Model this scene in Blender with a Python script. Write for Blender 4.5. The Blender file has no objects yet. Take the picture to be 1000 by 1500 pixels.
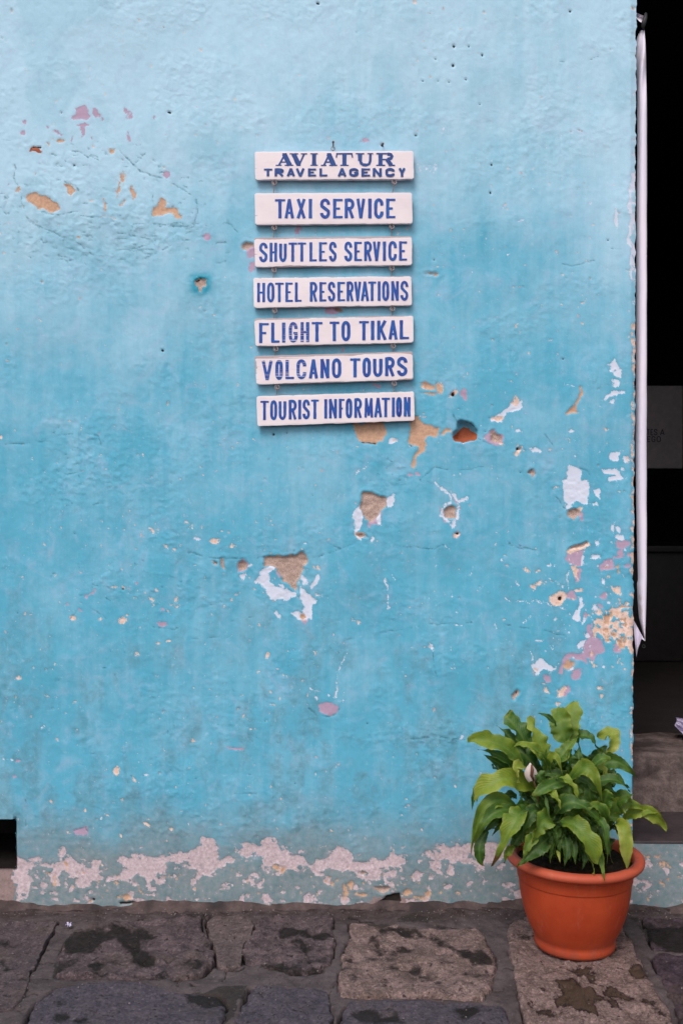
import bpy, bmesh, math, random
import numpy as np
from mathutils import Vector, Matrix
R = math.radians
scn = bpy.context.scene
col = scn.collection
random.seed(5)

# ------------------------------------------------------------------ camera, sky, sun, exposure
F, D, CH = 1458.33, 2.91667, 1.16          # focal length in photo pixels, distance to wall, eye height
cam_d = bpy.data.cameras.new('camera'); cam = bpy.data.objects.new('camera', cam_d); col.objects.link(cam)
cam.location = (0, -D, CH); cam.rotation_euler = (R(90), 0, 0)
cam_d.sensor_fit = 'VERTICAL'; cam_d.sensor_height = 36; cam_d.lens = 35
cam_d.clip_start = 0.05; cam_d.clip_end = 400
scn.camera = cam
SUN_EL, SUN_ROT = R(52), R(202)
world = bpy.data.worlds.new('World'); scn.world = world; world.use_nodes = True
wt = world.node_tree; wt.nodes.clear()
sky = wt.nodes.new('ShaderNodeTexSky'); sky.sky_type = 'NISHITA'; sky.sun_disc = False
sky.sun_elevation = SUN_EL; sky.sun_rotation = SUN_ROT; sky.dust_density = 3.0; sky.air_density = 1.0
hs = wt.nodes.new('ShaderNodeHueSaturation'); hs.inputs['Saturation'].default_value = 0.25
bg = wt.nodes.new('ShaderNodeBackground'); bg.inputs['Strength'].default_value = 0.12
wo = wt.nodes.new('ShaderNodeOutputWorld')
wt.links.new(sky.outputs[0], hs.inputs['Color']); wt.links.new(hs.outputs[0], bg.inputs[0]); wt.links.new(bg.outputs[0], wo.inputs[0])
sl = bpy.data.lights.new('sun', 'SUN'); sl.energy = 1.2; sl.angle = R(28); sl.color = (1, .95, .93)
so = bpy.data.objects.new('sun', sl); col.objects.link(so)
sd = Vector((math.sin(SUN_ROT)*math.cos(SUN_EL), math.cos(SUN_ROT)*math.cos(SUN_EL), math.sin(SUN_EL)))
so.rotation_euler = sd.to_track_quat('Z', 'Y').to_euler(); so.location = sd*12
vs = scn.view_settings; vs.view_transform = 'Standard'; vs.look = 'None'; vs.gamma = 1; vs.use_curve_mapping = False
vs.exposure = 0.58

# ------------------------------------------------------------------ helpers
def P(px, py, y=0.0):
    s = (D + y)/F
    return Vector(((px-500)*s, y, CH + (750-py)*s))
def G(px, py, z=0.0):
    d = (CH - z)*F/(py-750)
    return Vector(((px-500)*d/F, d-D, z))
def tag(o, label=None, cat=None, group=None, kind=None):
    if label: o['label'] = label
    if cat: o['category'] = cat
    if group: o['group'] = group
    if kind: o['kind'] = kind
    return o
def empty(name, loc, label=None, cat=None, group=None):
    o = bpy.data.objects.new(name, None); col.objects.link(o); o.location = loc; o.empty_display_size = .05
    bpy.context.view_layer.update()
    return tag(o, label, cat, group)
def mesh_obj(name, verts, faces, mat, parent=None, smooth=True, attrs=None):
    me = bpy.data.meshes.new(name)
    verts = np.asarray(verts, dtype=np.float32)
    if isinstance(faces, np.ndarray) and faces.ndim == 2:
        k = faces.shape[1]; nf = len(faces)
        me.vertices.add(len(verts)); me.vertices.foreach_set('co', verts.ravel())
        me.loops.add(nf*k); me.loops.foreach_set('vertex_index', faces.astype(np.int32).ravel())
        me.polygons.add(nf); me.polygons.foreach_set('loop_start', np.arange(0, nf*k, k, dtype=np.int32))
        me.polygons.foreach_set('loop_total', np.full(nf, k, dtype=np.int32)); me.update(calc_edges=True)
    else:
        me.from_pydata([tuple(map(float, v)) for v in verts], [], faces)
    me.validate()
    if smooth: me.polygons.foreach_set('use_smooth', [True]*len(me.polygons))
    for k, a in (attrs or {}).items():
        at = me.attributes.new(k, 'FLOAT', 'POINT'); at.data.foreach_set('value', np.asarray(a, dtype=np.float32))
    me.materials.append(mat); me.update()
    o = bpy.data.objects.new(name, me); col.objects.link(o)
    if parent is not None:
        o.parent = parent; o.matrix_parent_inverse = Matrix.Translation(-Vector(parent.location))
    return o
_rs = np.random.RandomState(7); _perm = _rs.permutation(512); _perm = np.concatenate([_perm, _perm]); _val = _rs.rand(512)*2-1
def vn(x, y, seed=0):
    x = np.asarray(x, float); y = np.asarray(y, float)
    xi = np.floor(x).astype(int); yi = np.floor(y).astype(int); fx = x-xi; fy = y-yi
    u = fx*fx*fx*(fx*(fx*6-15)+10); v = fy*fy*fy*(fy*(fy*6-15)+10)
    def h(a, b): return _val[_perm[(_perm[(a+seed*37) & 511]+b+seed*91) & 511]]
    return (h(xi, yi)*(1-u)+h(xi+1, yi)*u)*(1-v)+(h(xi, yi+1)*(1-u)+h(xi+1, yi+1)*u)*v
def fbm(x, y, seed=0, oct=4, gain=.5):
    s = 0; a = 1; t = 0
    for i in range(oct):
        s = s + a*vn(x*(2.03**i)+13.7*i, y*(2.03**i)-7.1*i, seed+i); t += a; a *= gain
    return s/t*1.6
def sst(a, b, x):
    t = np.clip((x-a)/(b-a), 0, 1); return t*t*(3-2*t)
def poly_sd(x, y, pts):
    n = len(pts); d = np.full(x.shape, 1e9); ins = np.zeros(x.shape, bool)
    for i in range(n):
        ax, ay = pts[i]; bx, by = pts[(i+1) % n]; ex, ey = bx-ax, by-ay
        t = np.clip(((x-ax)*ex+(y-ay)*ey)/(ex*ex+ey*ey+1e-9), 0, 1)
        d = np.minimum(d, (x-ax-ex*t)**2+(y-ay-ey*t)**2)
        c = ((ay > y) != (by > y))
        if ey != 0: ins ^= c & (x < (y-ay)*ex/ey+ax)
    return np.where(ins, 1, -1)*np.sqrt(d)
def field(x, y, shapes, wx=0, wy=0):
    X = x+wx; Y = y+wy; Fd = np.full(x.shape, -8.0)
    for s in shapes:
        if s[0] == 'b':
            _, cx, cy, rx, ry = s[:5]; a = s[5] if len(s) > 5 else 0
            m = (abs(X-cx) < max(rx, ry)+8) & (abs(Y-cy) < max(rx, ry)+8)
            if not m.any(): continue
            dx = X[m]-cx; dy = Y[m]-cy; ca, sa = math.cos(a), math.sin(a)
            q = np.sqrt(((dx*ca+dy*sa)/rx)**2+((-dx*sa+dy*ca)/ry)**2)
            f = (1-q)*min(rx, ry)
        elif s[0] == 'p':
            pts = s[1]; xs = [p[0] for p in pts]; ys = [p[1] for p in pts]
            m = (X > min(xs)-8) & (X < max(xs)+8) & (Y > min(ys)-8) & (Y < max(ys)+8)
            if not m.any(): continue
            f = poly_sd(X[m], Y[m], pts)
        else:   # line: ('l', pts, halfwidth)
            pts, w = s[1], s[2]; xs = [p[0] for p in pts]; ys = [p[1] for p in pts]
            m = (X > min(xs)-8) & (X < max(xs)+8) & (Y > min(ys)-8) & (Y < max(ys)+8)
            if not m.any(): continue
            xx = X[m]; yy = Y[m]; d = np.full(xx.shape, 1e9)
            for (ax, ay), (bx, by) in zip(pts[:-1], pts[1:]):
                ex, ey = bx-ax, by-ay
                t = np.clip(((xx-ax)*ex+(yy-ay)*ey)/(ex*ex+ey*ey+1e-9), 0, 1)
                d = np.minimum(d, (xx-ax-ex*t)**2+(yy-ay-ey*t)**2)
            f = w-np.sqrt(d)
        Fd[m] = np.maximum(Fd[m], f)
    return Fd
def Z(ox, oy, sc):      # crop coordinates -> photo coordinates
    def pl(*pts): return ('p', [(ox+sc*a, oy+sc*b) for a, b in pts])
    def bl(a, b, ra, rb, rot=0): return ('b', ox+sc*a, oy+sc*b, sc*ra, sc*rb, rot)
    def ln(w, *pts): return ('l', [(ox+sc*a, oy+sc*b) for a, b in pts], w)
    return pl, bl, ln

# node helper
class NT:
    def __init__(s, name):
        s.m = bpy.data.materials.new(name); s.m.use_nodes = True; s.t = s.m.node_tree; s.t.nodes.clear()
        s.out = s.t.nodes.new('ShaderNodeOutputMaterial'); s.b = s.t.nodes.new('ShaderNodeBsdfPrincipled')
        s.t.links.new(s.b.outputs[0], s.out.inputs['Surface'])
    def n(s, ty, **kw):
        nd = s.t.nodes.new(ty)
        for k, v in kw.items(): setattr(nd, k, v)
        return nd
    def set(s, sock, v):
        if isinstance(v, bpy.types.NodeSocket): s.t.links.new(v, sock)
        elif isinstance(v, (tuple, list)) and len(v) == 3 and sock.type == 'RGBA': sock.default_value = (*v, 1)
        else: sock.default_value = v
    def obj(s): return s.n('ShaderNodeTexCoord').outputs['Object']
    def attr(s, name): return s.n('ShaderNodeAttribute', attribute_name=name).outputs['Fac']
    def noise(s, scale, detail=4, rough=.55, vec=None, stretch=None, dist=0):
        nd = s.n('ShaderNodeTexNoise'); nd.inputs['Scale'].default_value = scale; nd.inputs['Detail'].default_value = detail
        nd.inputs['Roughness'].default_value = rough; nd.inputs['Distortion'].default_value = dist
        v = vec or s.obj()
        if stretch:
            mp = s.n('ShaderNodeMapping'); mp.inputs['Scale'].default_value = stretch; s.t.links.new(v, mp.inputs[0]); v = mp.outputs[0]
        s.t.links.new(v, nd.inputs['Vector']); return nd.outputs['Fac']
    def math(s, op, a, b=0.0, c=None):
        nd = s.n('ShaderNodeMath', operation=op); s.set(nd.inputs[0], a); s.set(nd.inputs[1], b)
        if c is not None: s.set(nd.inputs[2], c)
        return nd.outputs[0]
    def mr(s, v, a, b, c=0.0, d=1.0):
        nd = s.n('ShaderNodeMapRange'); nd.clamp = True; s.set(nd.inputs['Value'], v)
        for k, q in zip(('From Min', 'From Max', 'To Min', 'To Max'), (a, b, c, d)): s.set(nd.inputs[k], q)
        return nd.outputs[0]
    def mix(s, f, a, b, mode='MIX'):
        nd = s.n('ShaderNodeMix', data_type='RGBA', blend_type=mode); s.set(nd.inputs[0], f); s.set(nd.inputs[6], a); s.set(nd.inputs[7], b)
        return nd.outputs[2]
    def bump(s, h, strength=.5, dist=.001, nrm=None):
        nd = s.n('ShaderNodeBump'); nd.inputs['Strength'].default_value = strength; nd.inputs['Distance'].default_value = dist
        s.set(nd.inputs['Height'], h)
        if nrm: s.set(nd.inputs['Normal'], nrm)
        return nd.outputs[0]
    def fin(s, color, rough=.7, normal=None, spec=.3):
        s.set(s.b.inputs['Base Color'], color); s.set(s.b.inputs['Roughness'], rough)
        s.b.inputs['Specular IOR Level'].default_value = spec
        if normal: s.set(s.b.inputs['Normal'], normal)
        return s.m

# ------------------------------------------------------------------ wall material
def wall_material():
    m = NT('old_blue_plaster')
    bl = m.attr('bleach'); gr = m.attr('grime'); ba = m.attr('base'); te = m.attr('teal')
    n1 = m.noise(5, 6, .6); n2 = m.noise(60, 5, .6); n3 = m.noise(30, 4, .6, stretch=(1, 1, .12)); n4 = m.noise(400, 3, .7)
    n5 = m.noise(14, 5, .65, dist=1.2)
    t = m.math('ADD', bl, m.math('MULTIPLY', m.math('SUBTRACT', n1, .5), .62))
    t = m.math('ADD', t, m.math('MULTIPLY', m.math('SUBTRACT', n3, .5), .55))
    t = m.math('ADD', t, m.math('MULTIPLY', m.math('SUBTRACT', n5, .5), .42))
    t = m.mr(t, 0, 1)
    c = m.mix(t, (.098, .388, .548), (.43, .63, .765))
    c = m.mix(m.mr(n5, .52, .75, 0, .35), c, (.33, .42, .62))          # lilac, chalky where the film has thinned
    c = m.mix(te, c, (.02, .30, .43))
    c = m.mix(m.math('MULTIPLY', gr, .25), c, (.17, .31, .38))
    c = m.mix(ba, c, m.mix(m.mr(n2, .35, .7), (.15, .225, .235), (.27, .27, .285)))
    # pink and ochre specks showing through near the ground
    sp = m.math('MULTIPLY', m.mr(m.noise(90, 5, .75), .56, .68), ba)
    c = m.mix(m.math('MULTIPLY', sp, .6), c, (.40, .27, .29))
    sp2 = m.math('MULTIPLY', m.mr(m.noise(45, 5, .7, stretch=(1.2, 1, 1)), .685, .70), ba)
    c = m.mix(sp2, c, (.55, .27, .12))
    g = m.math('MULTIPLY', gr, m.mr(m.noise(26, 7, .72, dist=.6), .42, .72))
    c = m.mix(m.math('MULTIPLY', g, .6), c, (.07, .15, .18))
    c = m.mix(m.mr(n4, .3, .8, .0, .14), c, (.05, .25, .36))
    c = m.mix(m.mr(n2, .62, .8, 0, .4), c, (.48, .63, .74)); c = m.mix(m.mr(m.noise(150, 4, .75, stretch=(1, 1, .4)), .60, .78, 0, .35), c, (.40, .55, .66))
    # the layers under the paint
    edge = m.math('ADD', m.math('MULTIPLY', m.math('SUBTRACT', m.noise(420, 4, .65), .5), 5.0), m.math('MULTIPLY', m.math('SUBTRACT', m.noise(95, 6, .78), .5), 9.0))
    edge2 = m.math('MULTIPLY', m.math('SUBTRACT', m.noise(95, 7, .78), .5), 13.0)
    def lay(name, e, k=1.0, z=.35):
        v = m.math('ADD', m.attr(name), m.math('MULTIPLY', e, k)); return m.mr(v, -.35, .35)
    fine = m.noise(650, 4, .7); mid = m.noise(130, 5, .7)
    LW = lay('white', edge); LM = lay('mauve', edge); LP = lay('pink', edge2, 1.3); LC = lay('cream', edge, 1.2); LO = lay('ochre', edge, 1.2); LB = lay('mortar', edge, .7)
    LK = lay('hole', edge, .25); LD = lay('dirt', edge2, 1.5)
    c = m.mix(LD, c, m.mix(mid, (.13, .085, .08), (.40, .29, .28)))
    pk = m.mix(m.mr(mid, .34, .70), (.40, .30, .325), (.66, .54, .57)); pk = m.mix(m.mr(n2, .56, .7, 0, .7), pk, (.30, .28, .30))
    c = m.mix(LP, c, pk)
    c = m.mix(LM, c, m.mix(mid, (.36, .24, .36), (.50, .36, .47)))
    c = m.mix(LW, c, m.mix(mid, (.55, .59, .72), (.68, .70, .80)))
    c = m.mix(LC, c, m.mix(m.mr(mid, .38, .55), (.66, .40, .28), (.74, .56, .50)))
    c = m.mix(LO, c, m.mix(m.mr(mid, .35, .65), (.46, .27, .19), (.60, .37, .24)))
    c = m.mix(LB, c, m.mix(m.mr(fine, .38, .6), (.24, .15, .12), (.60, .44, .38)))
    c = m.mix(lay('rust', edge, .5), c, m.mix(mid, (.22, .045, .018), (.40, .11, .045)))
    c = m.mix(LK, c, (.02, .014, .012))
    cr = m.mr(m.math('ADD', m.attr('crack'), m.math('MULTIPLY', edge, .55)), -.4, .5)
    c = m.mix(m.math('MULTIPLY', cr, m.mr(n2, .4, .65, .15, .75)), c, (.04, .15, .20))
    rg = m.attr('rough')
    h = m.math('MULTIPLY', m.math('ADD', m.noise(75, 6, .65), m.math('MULTIPLY', n4, .35)), m.mr(rg, 0, 1, .8, 2.2))
    ph = m.math('ADD', LW, LM); ph = m.math('ADD', ph, LC); ph = m.math('MAXIMUM', m.math('MAXIMUM', ph, LP), LO)
    h = m.math('SUBTRACT', h, m.math('MULTIPLY', ph, .35)); h = m.math('SUBTRACT', h, m.math('MULTIPLY', cr, .6))
    h = m.math('ADD', h, m.math('MULTIPLY', m.math('MULTIPLY', LB, fine), 1.5))
    h = m.math('ADD', h, m.math('MULTIPLY', m.noise(210, 4, .7, stretch=(1, 1, .35)), .35)); nb = m.bump(h, .5, .0018)
    return m.fin(c, .62, nb, .25)
M_WALL = wall_material()

# ------------------------------------------------------------------ the wall: one relief mesh
def axis(lo, a, b, hi, fine, coarse):
    return np.array(list(np.arange(lo, a, coarse))+list(np.arange(a, b+.1, fine))+list(np.arange(b+coarse, hi+.1, coarse)), float)
ax = axis(-1480, -40, 1040, 2240, 2, 40); ay = axis(-640, -40, 1340, 1340, 2, 40)
XX, YY = np.meshgrid(ax, ay); nx, ny = len(ax), len(ay)
x = XX.ravel().copy(); y = YY.ravel().copy()
wx = fbm(x/16, y/16, 3, 4)*4.2; wy = fbm(x/16, y/16, 9, 4)*4.2
L = {k: [] for k in ('white', 'mauve', 'pink', 'cream', 'ochre', 'mortar', 'hole', 'dirt', 'rust', 'crack')}
rnd = random.Random(11)
def specks(layer, n, x0, y0, x1, y1, r0=.8, r1=2.2, gauss=False):
    for _ in range(n):
        if gauss: a = rnd.gauss((x0+x1)/2, (x1-x0)/4); b = rnd.gauss((y0+y1)/2, (y1-y0)/4)
        else: a = rnd.uniform(x0, x1); b = rnd.uniform(y0, y1)
        r = r0+(r1-r0)*rnd.random()**2
        L[layer].append(('b', a, b, r*rnd.uniform(.8, 1.7), r, rnd.uniform(0, 3)))
# below the signs
p, b, l = Z(480, 540, .3)
L['ochre'] += [p((120, 262), (285, 262), (287, 310), (265, 335), (230, 362), (160, 362), (130, 340)),
    p((390, 255), (440, 235), (460, 265), (510, 275), (538, 285), (530, 320), (490, 330), (475, 350), (478, 375), (455, 400), (445, 440), (432, 478), (412, 470), (430, 430), (440, 385), (400, 375), (386, 350), (395, 300)),
    b(572, 316, 24, 10), b(495, 82, 30, 12, .3), b(470, 68, 18, 8), b(545, 95, 10, 16), b(490, 115, 40, 5)]
L['mortar'] += [p((150, 640), (160, 610), (200, 590), (290, 620), (280, 670), (250, 720), (210, 750), (160, 720), (145, 680)),
    b(598, 708, 36, 34), p((798, 312), (825, 303), (852, 345), (852, 364), (800, 352)), b(165, 812, 22, 9), b(993, 505, 12, 14), b(925, 392, 10, 8)]
L['white'] += [p((126, 700), (148, 652), (162, 740), (150, 790), (165, 845), (138, 820), (132, 760)), p((282, 645), (325, 612), (327, 665), (290, 682)), p((236, 730), (262, 700), (262, 755), (240, 752)),
    p((210, 850), (216, 805), (232, 825), (224, 850)), l(1.6, (570, 592), (600, 640), (580, 670)), l(1.6, (612, 628), (650, 662), (680, 630)), l(1.8, (562, 670), (550, 720), (592, 755)), l(1.8, (640, 670), (640, 720), (606, 772)),
    l(1.2, (540, 545), (575, 600)), b(757, 268, 3, 3), b(922, 298, 16, 10), b(990, 395, 10, 12), l(.9, (130, 520), (190, 490)), p((800, 255), (802, 235), (840, 218), (872, 185), (885, 150), (945, 160), (948, 185), (905, 215), (872, 215), (865, 252)), b(318, 350, 20, 16)]
L['mauve'] += [p((200, 745), (270, 700), (262, 755), (215, 762), (208, 785), (196, 770)), l(1.8, (548, 690), (575, 755)), l(1.6, (620, 640), (645, 690)), p((790, 310), (822, 298), (855, 330), (862, 372), (830, 382), (790, 362), (768, 330)), p((870, 215), (905, 215), (948, 185), (930, 160)),
    b(405, 522, 18, 9), b(447, 512, 9, 13), b(663, 130, 24, 22), b(632, 803, 13, 13)]
L['cream'] += [b(610, 122, 17, 14), b(905, 155, 22, 16), b(840, 238, 30, 11), b(550, 90, 10, 14), b(920, 408, 16, 24), b(162, 810, 24, 16), b(632, 803, 11, 11), b(850, 372, 14, 8), b(327, 348, 9, 8), b(480, 80, 26, 9)]
L['rust'] += [p((606, 342), (622, 322), (640, 303), (668, 296), (700, 301), (722, 312), (734, 322), (726, 344), (700, 353), (650, 357), (628, 350))]
L['hole'] += [b(608, 127, 8, 9), b(632, 803, 6, 6), b(922, 388, 6, 8), l(.5, (628, 260), (655, 256), (690, 264), (716, 282), (732, 302)), b(403, 378, 4, 4), b(770, 305, 4, 4), l(1.0, (160, 361), (230, 364))]
L['crack'] += [l(1.3, (500, 125), (560, 150), (600, 200), (622, 255)), l(1, (430, 560), (520, 480), (640, 500), (760, 480)), l(.9, (0, 850), (60, 880), (120, 860)), l(1, (370, 870), (520, 880), (570, 855)), l(1.1, (820, 870), (900, 850), (1000, 880)), l(1, (735, 340), (800, 372)), l(1.1, (150, 625), (200, 590), (285, 618))]
# right-hand chips
p, b, l = Z(740, 500, .2)
L['white'] += [p((732, 172), (770, 165), (788, 142), (802, 165), (815, 205), (770, 207)), p((785, 218), (825, 208), (832, 272), (790, 265)), p((758, 290), (832, 288), (825, 342), (775, 352)),
    p((700, 435), (762, 385), (868, 378), (872, 392), (830, 402), (800, 418), (760, 415)), b(787, 445, 16, 16), b(680, 477, 11, 7), b(490, 655, 22, 15), b(80, 650, 24, 16), b(205, 790, 26, 22), b(243, 800, 13, 18),
    p((450, 893), (475, 925), (515, 930), (540, 965), (540, 1010), (590, 1013), (602, 1060), (600, 1182), (560, 1180), (510, 1168), (490, 1190), (470, 1240), (443, 1240), (455, 1185), (430, 1160), (418, 1013), (445, 1010)),
    p((628, 1080), (690, 1076), (700, 1110), (690, 1158), (650, 1135)), p((618, 1178), (665, 1175), (668, 1208)), p((768, 810), (830, 810), (834, 882), (763, 876)),
    p((718, 940), (800, 923), (850, 950), (858, 1010), (800, 1032), (765, 1037), (763, 1000), (808, 985), (800, 970), (725, 967)), b(878, 935, 8, 10), b(880, 997, 5, 6), b(890, 870, 24, 20), l(.7, (440, 310), (495, 322)), b(515, 845, 8, 7), b(515, 720, 7, 8), b(683, 827, 8, 6), b(795, 1360, 7, 22), b(840, 1365, 20, 18)]
L['ochre'] += [l(2.4, (545, 325), (530, 400), (522, 465)), p((436, 532), (485, 450), (527, 465), (527, 537), (480, 528))]
L['cream'] += [p((450, 525), (490, 465), (520, 500), (520, 532)), b(82, 818, 24, 30), b(900, 865, 9, 20), b(548, 1235, 24, 32), b(188, 950, 12, 14), b(743, 635, 9, 10), b(165, 97, 8, 6), b(432, 793, 6, 5)]
L['mortar'] += [b(515, 1270, 52, 42), b(190, 948, 9, 8)]
L['mauve'] += [b(575, 1290, 18, 28)]
L['hole'] += [b(82, 785, 12, 12), b(422, 127, 8, 6), b(190, 942, 8, 5)]
L['crack'] += [l(1, (290, 620), (290, 680), (350, 760), (420, 800)), l(1, (540, 935), (600, 950), (640, 1030)), l(.9, (270, 1080), (380, 1150), (440, 1230)), l(1.0, (450, 1330), (500, 1300), (600, 1300))]
p, b, l = Z(740, 760, .2)
L['cream'] += [p((440, 235), (500, 195), (602, 180), (602, 215), (530, 240), (460, 255)), p((478, 348), (510, 350), (532, 430), (500, 420), (475, 375)), b(400, 585, 58, 44, -.5),
    p((780, 488), (800, 500), (850, 488), (862, 562), (800, 532)), b(155, 368, 18, 12), b(228, 370, 13, 9), b(242, 462, 30, 11), b(205, 485, 15, 12), b(222, 1110, 13, 20), b(305, 1257, 22, 26),
    p((378, 1302), (410, 1228), (440, 1240), (425, 1290)), b(690, 1235, 17, 15), b(710, 1305, 13, 20), b(385, 1357, 15, 17), b(490, 590, 14, 10), b(540, 515, 30, 9), b(745, 490, 10, 7), b(755, 415, 8, 8), b(735, 690, 11, 18), b(675, 690, 15, 18)]
big = p((840, 610), (880, 620), (915, 700), (935, 720), (938, 1040), (880, 1010), (840, 960), (830, 930), (780, 910), (740, 920), (720, 870), (665, 850), (670, 790), (680, 750), (740, 730), (770, 770), (790, 690))
L['mauve'] += [p((445, 250), (580, 235), (555, 350), (520, 357), (470, 330), (448, 290)), p((500, 360), (548, 370), (548, 420), (515, 468)), b(480, 560, 40, 40), b(745, 340, 52, 38), p((695, 567), (757, 538), (730, 602), (700, 590)),
    p((600, 790), (640, 788), (650, 830), (700, 890), (733, 960), (680, 990), (650, 1042), (600, 1010), (580, 1060), (500, 1020), (430, 1060), (402, 1165), (373, 1110), (400, 1040), (460, 990), (560, 970), (590, 900), (612, 850)), b(530, 1145, 32, 42), b(315, 1180, 28, 22), b(820, 960, 30, 40), b(440, 1270, 22, 35),
    b(850, 190, 45, 34), b(840, 260, 20, 40), b(820, 292, 40, 9), b(895, 270, 18, 14), b(905, 350, 20, 12), b(690, 650, 18, 14), b(600, 715, 18, 20), b(885, 180, 24, 34)]
L['white'] += [p((548, 352), (556, 300), (580, 250), (575, 300), (555, 355)), p((530, 560), (560, 562), (582, 640), (560, 690), (540, 735), (500, 735), (495, 700), (535, 685), (545, 620)), p((815, 112), (885, 98), (895, 130), (870, 150), (820, 140)), b(795, 62, 7, 25), b(840, 68, 20, 14),
    p((518, 945), (545, 895), (597, 878), (572, 940), (540, 955)), p((190, 1080), (240, 1020), (280, 1030), (300, 1070), (337, 1090), (330, 1127), (270, 1110), (240, 1167), (200, 1157), (210, 1110)), l(1, (178, 985), (195, 1080)),
    b(245, 888, 15, 9), b(575, 740, 26, 14, -.8), b(655, 655, 14, 28), b(660, 185, 14, 24), b(655, 285, 26, 12), b(610, 845, 20, 24), b(720, 450, 12, 20), l(.7, (75, 475), (110, 522)), l(.6, (145, 750), (205, 712)), l(.55, (0, 595), (200, 612), (460, 655)), l(.6, (446, 400), (446, 500))]
L['ochre'] += [b(830, 385, 11, 20), b(822, 350, 14, 10), b(470, 1065, 38, 30), b(860, 930, 20, 30), b(735, 350, 18, 6)]
L['mortar'] += [b(80, 1285, 20, 32, .3), p((455, 228), (505, 196), (600, 182), (590, 200), (520, 215))]
L['hole'] += [b(405, 584, 14, 15, .3), b(84, 1275, 5, 9), b(27, 180, 7, 5)]
L['crack'] += [l(1.1, (0, 190), (120, 215), (300, 235), (440, 235)), l(1, (0, 780), (200, 800), (440, 860)), l(.9, (500, 190), (600, 178))]
big_cream = [big]
specks('white', 60, 805, 790, 928, 980, .7, 1.8); specks('cream', 30, 850, 880, 928, 985, .7, 2.2); specks('white', 22, 780, 900, 830, 990, .6, 1.6)
for yy in range(480, 1236, 7):
    if rnd.random() < .75: L['cream'].append(('b', 927, yy+rnd.uniform(-3, 3), rnd.uniform(1, 3.2), rnd.uniform(2, 6)))
for yy in range(100, 480, 9):
    if rnd.random() < .5: L['white'].append(('b', 929, yy, rnd.uniform(.8, 2.6), rnd.uniform(2, 7)))
L['white'] += [('p', [(921, 255), (926, 250), (927, 420), (922, 400)]), ('b', 900, 322, 4, 14)]
# centre triangle patch
p, b, l = Z(280, 760, .24)
L['mortar'] += [p((443, 240), (500, 230), (545, 240), (600, 230), (650, 203), (692, 203), (717, 240), (690, 280), (670, 330), (640, 400), (625, 442), (590, 400), (550, 360), (520, 310), (460, 282)), b(322, 285, 18, 28), b(150, 265, 13, 9), b(203, 272, 12, 28)]
L['ochre'] += [b(515, 235, 18, 12), b(600, 235, 20, 14), b(700, 240, 18, 30), b(675, 600, 14, 20)]
L['white'] += [p((460, 290), (512, 298), (480, 328), (472, 350), (500, 400), (560, 450), (600, 440), (625, 445), (642, 470), (580, 505), (545, 492), (480, 480), (440, 420), (393, 385), (418, 360), (420, 320)), b(550, 420, 15, 15),
    p((670, 338), (690, 358), (712, 402), (685, 407), (663, 370)), p((660, 408), (700, 430), (730, 470), (772, 512), (742, 525), (742, 590), (736, 622), (700, 600), (680, 622), (640, 612), (613, 590), (670, 570), (690, 540), (665, 490), (663, 440)),
    p((765, 333), (787, 360), (770, 390), (740, 422), (733, 395), (750, 360)), b(325, 348, 14, 15), b(535, 590, 12, 24), l(1, (345, 300), (360, 285)), b(765, 465, 20, 5), b(40, 118, 20, 10), b(700, 160, 5, 6)]
L['mauve'] += [p((680, 558), (717, 558), (690, 647), (655, 610)), b(322, 285, 24, 34), p((510, 308), (545, 350), (552, 380), (530, 360))]
L['cream'] += [b(145, 148, 32, 17), b(180, 82, 8, 7), b(263, 160, 11, 8), b(292, 123, 6, 5), b(770, 295, 8, 7), b(748, 288, 5, 5), b(975, 607, 7, 8), b(990, 630, 6, 6), b(405, 22, 14, 5)]
L['crack'] += [l(1.2, (0, 205), (80, 240), (200, 240), (330, 245), (450, 235)), l(1.2, (715, 240), (790, 225), (860, 200), (980, 160)), l(.9, (560, 205), (640, 195)), l(.9, (0, 735), (250, 720)), l(.8, (330, 600), (500, 605)), l(.9, (400, 595), (410, 625))]
L['hole'] += [b(155, 268, 8, 4), b(800, 222, 6, 4)]
# left chips
p, b, l = Z(0, 620, .3)
for a, c_, r1, r2 in ((480, 50, 9, 5), (10, 75, 9, 8), (388, 232, 7, 3), (460, 228, 4, 4), (445, 222, 4, 4), (525, 225, 3, 3), (342, 377, 3, 5), (530, 508, 4, 4), (695, 530, 6, 6), (740, 522, 8, 10), (768, 520, 6, 9), (768, 547, 5, 5), (820, 600, 9, 8), (850, 612, 8, 4), (567, 806, 12, 6), (603, 805, 12, 9), (637, 805, 12, 6), (668, 780, 10, 8), (450, 828, 12, 8), (420, 836, 7, 8), (333, 882, 5, 4), (392, 912, 7, 8), (355, 948, 10, 10), (498, 950, 6, 5), (605, 957, 18, 12), (720, 860, 10, 5), (690, 875, 6, 5), (735, 868, 8, 5), (748, 888, 5, 5), (795, 918, 10, 8), (830, 918, 9, 6), (790, 972, 22, 8), (868, 855, 5, 12), (620, 37, 10, 2), (435, 588, 3, 6), (870, 888, 9, 5), (690, 935, 5, 6)):
    L['cream' if rnd.random() < .7 else 'mauve'].append(b(a, c_, r1, r2, rnd.uniform(-.5, .5)))
L['crack'] += [l(1.1, (0, 105), (150, 95), (250, 85), (290, 55), (400, 50), (480, 60), (500, 130)), l(1, (260, 80), (240, 130)), l(.9, (300, 265), (400, 230)), l(1, (380, 380), (430, 400), (510, 390)), l(1, (250, 760), (260, 735), (330, 722)), l(.9, (450, 790), (540, 805)), l(1, (880, 620), (1000, 655)), l(.9, (340, 960), (400, 890), (440, 900), (520, 950))]
L['hole'] += [b(835, 290, 3, 3), b(602, 812, 8, 5)]
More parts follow.
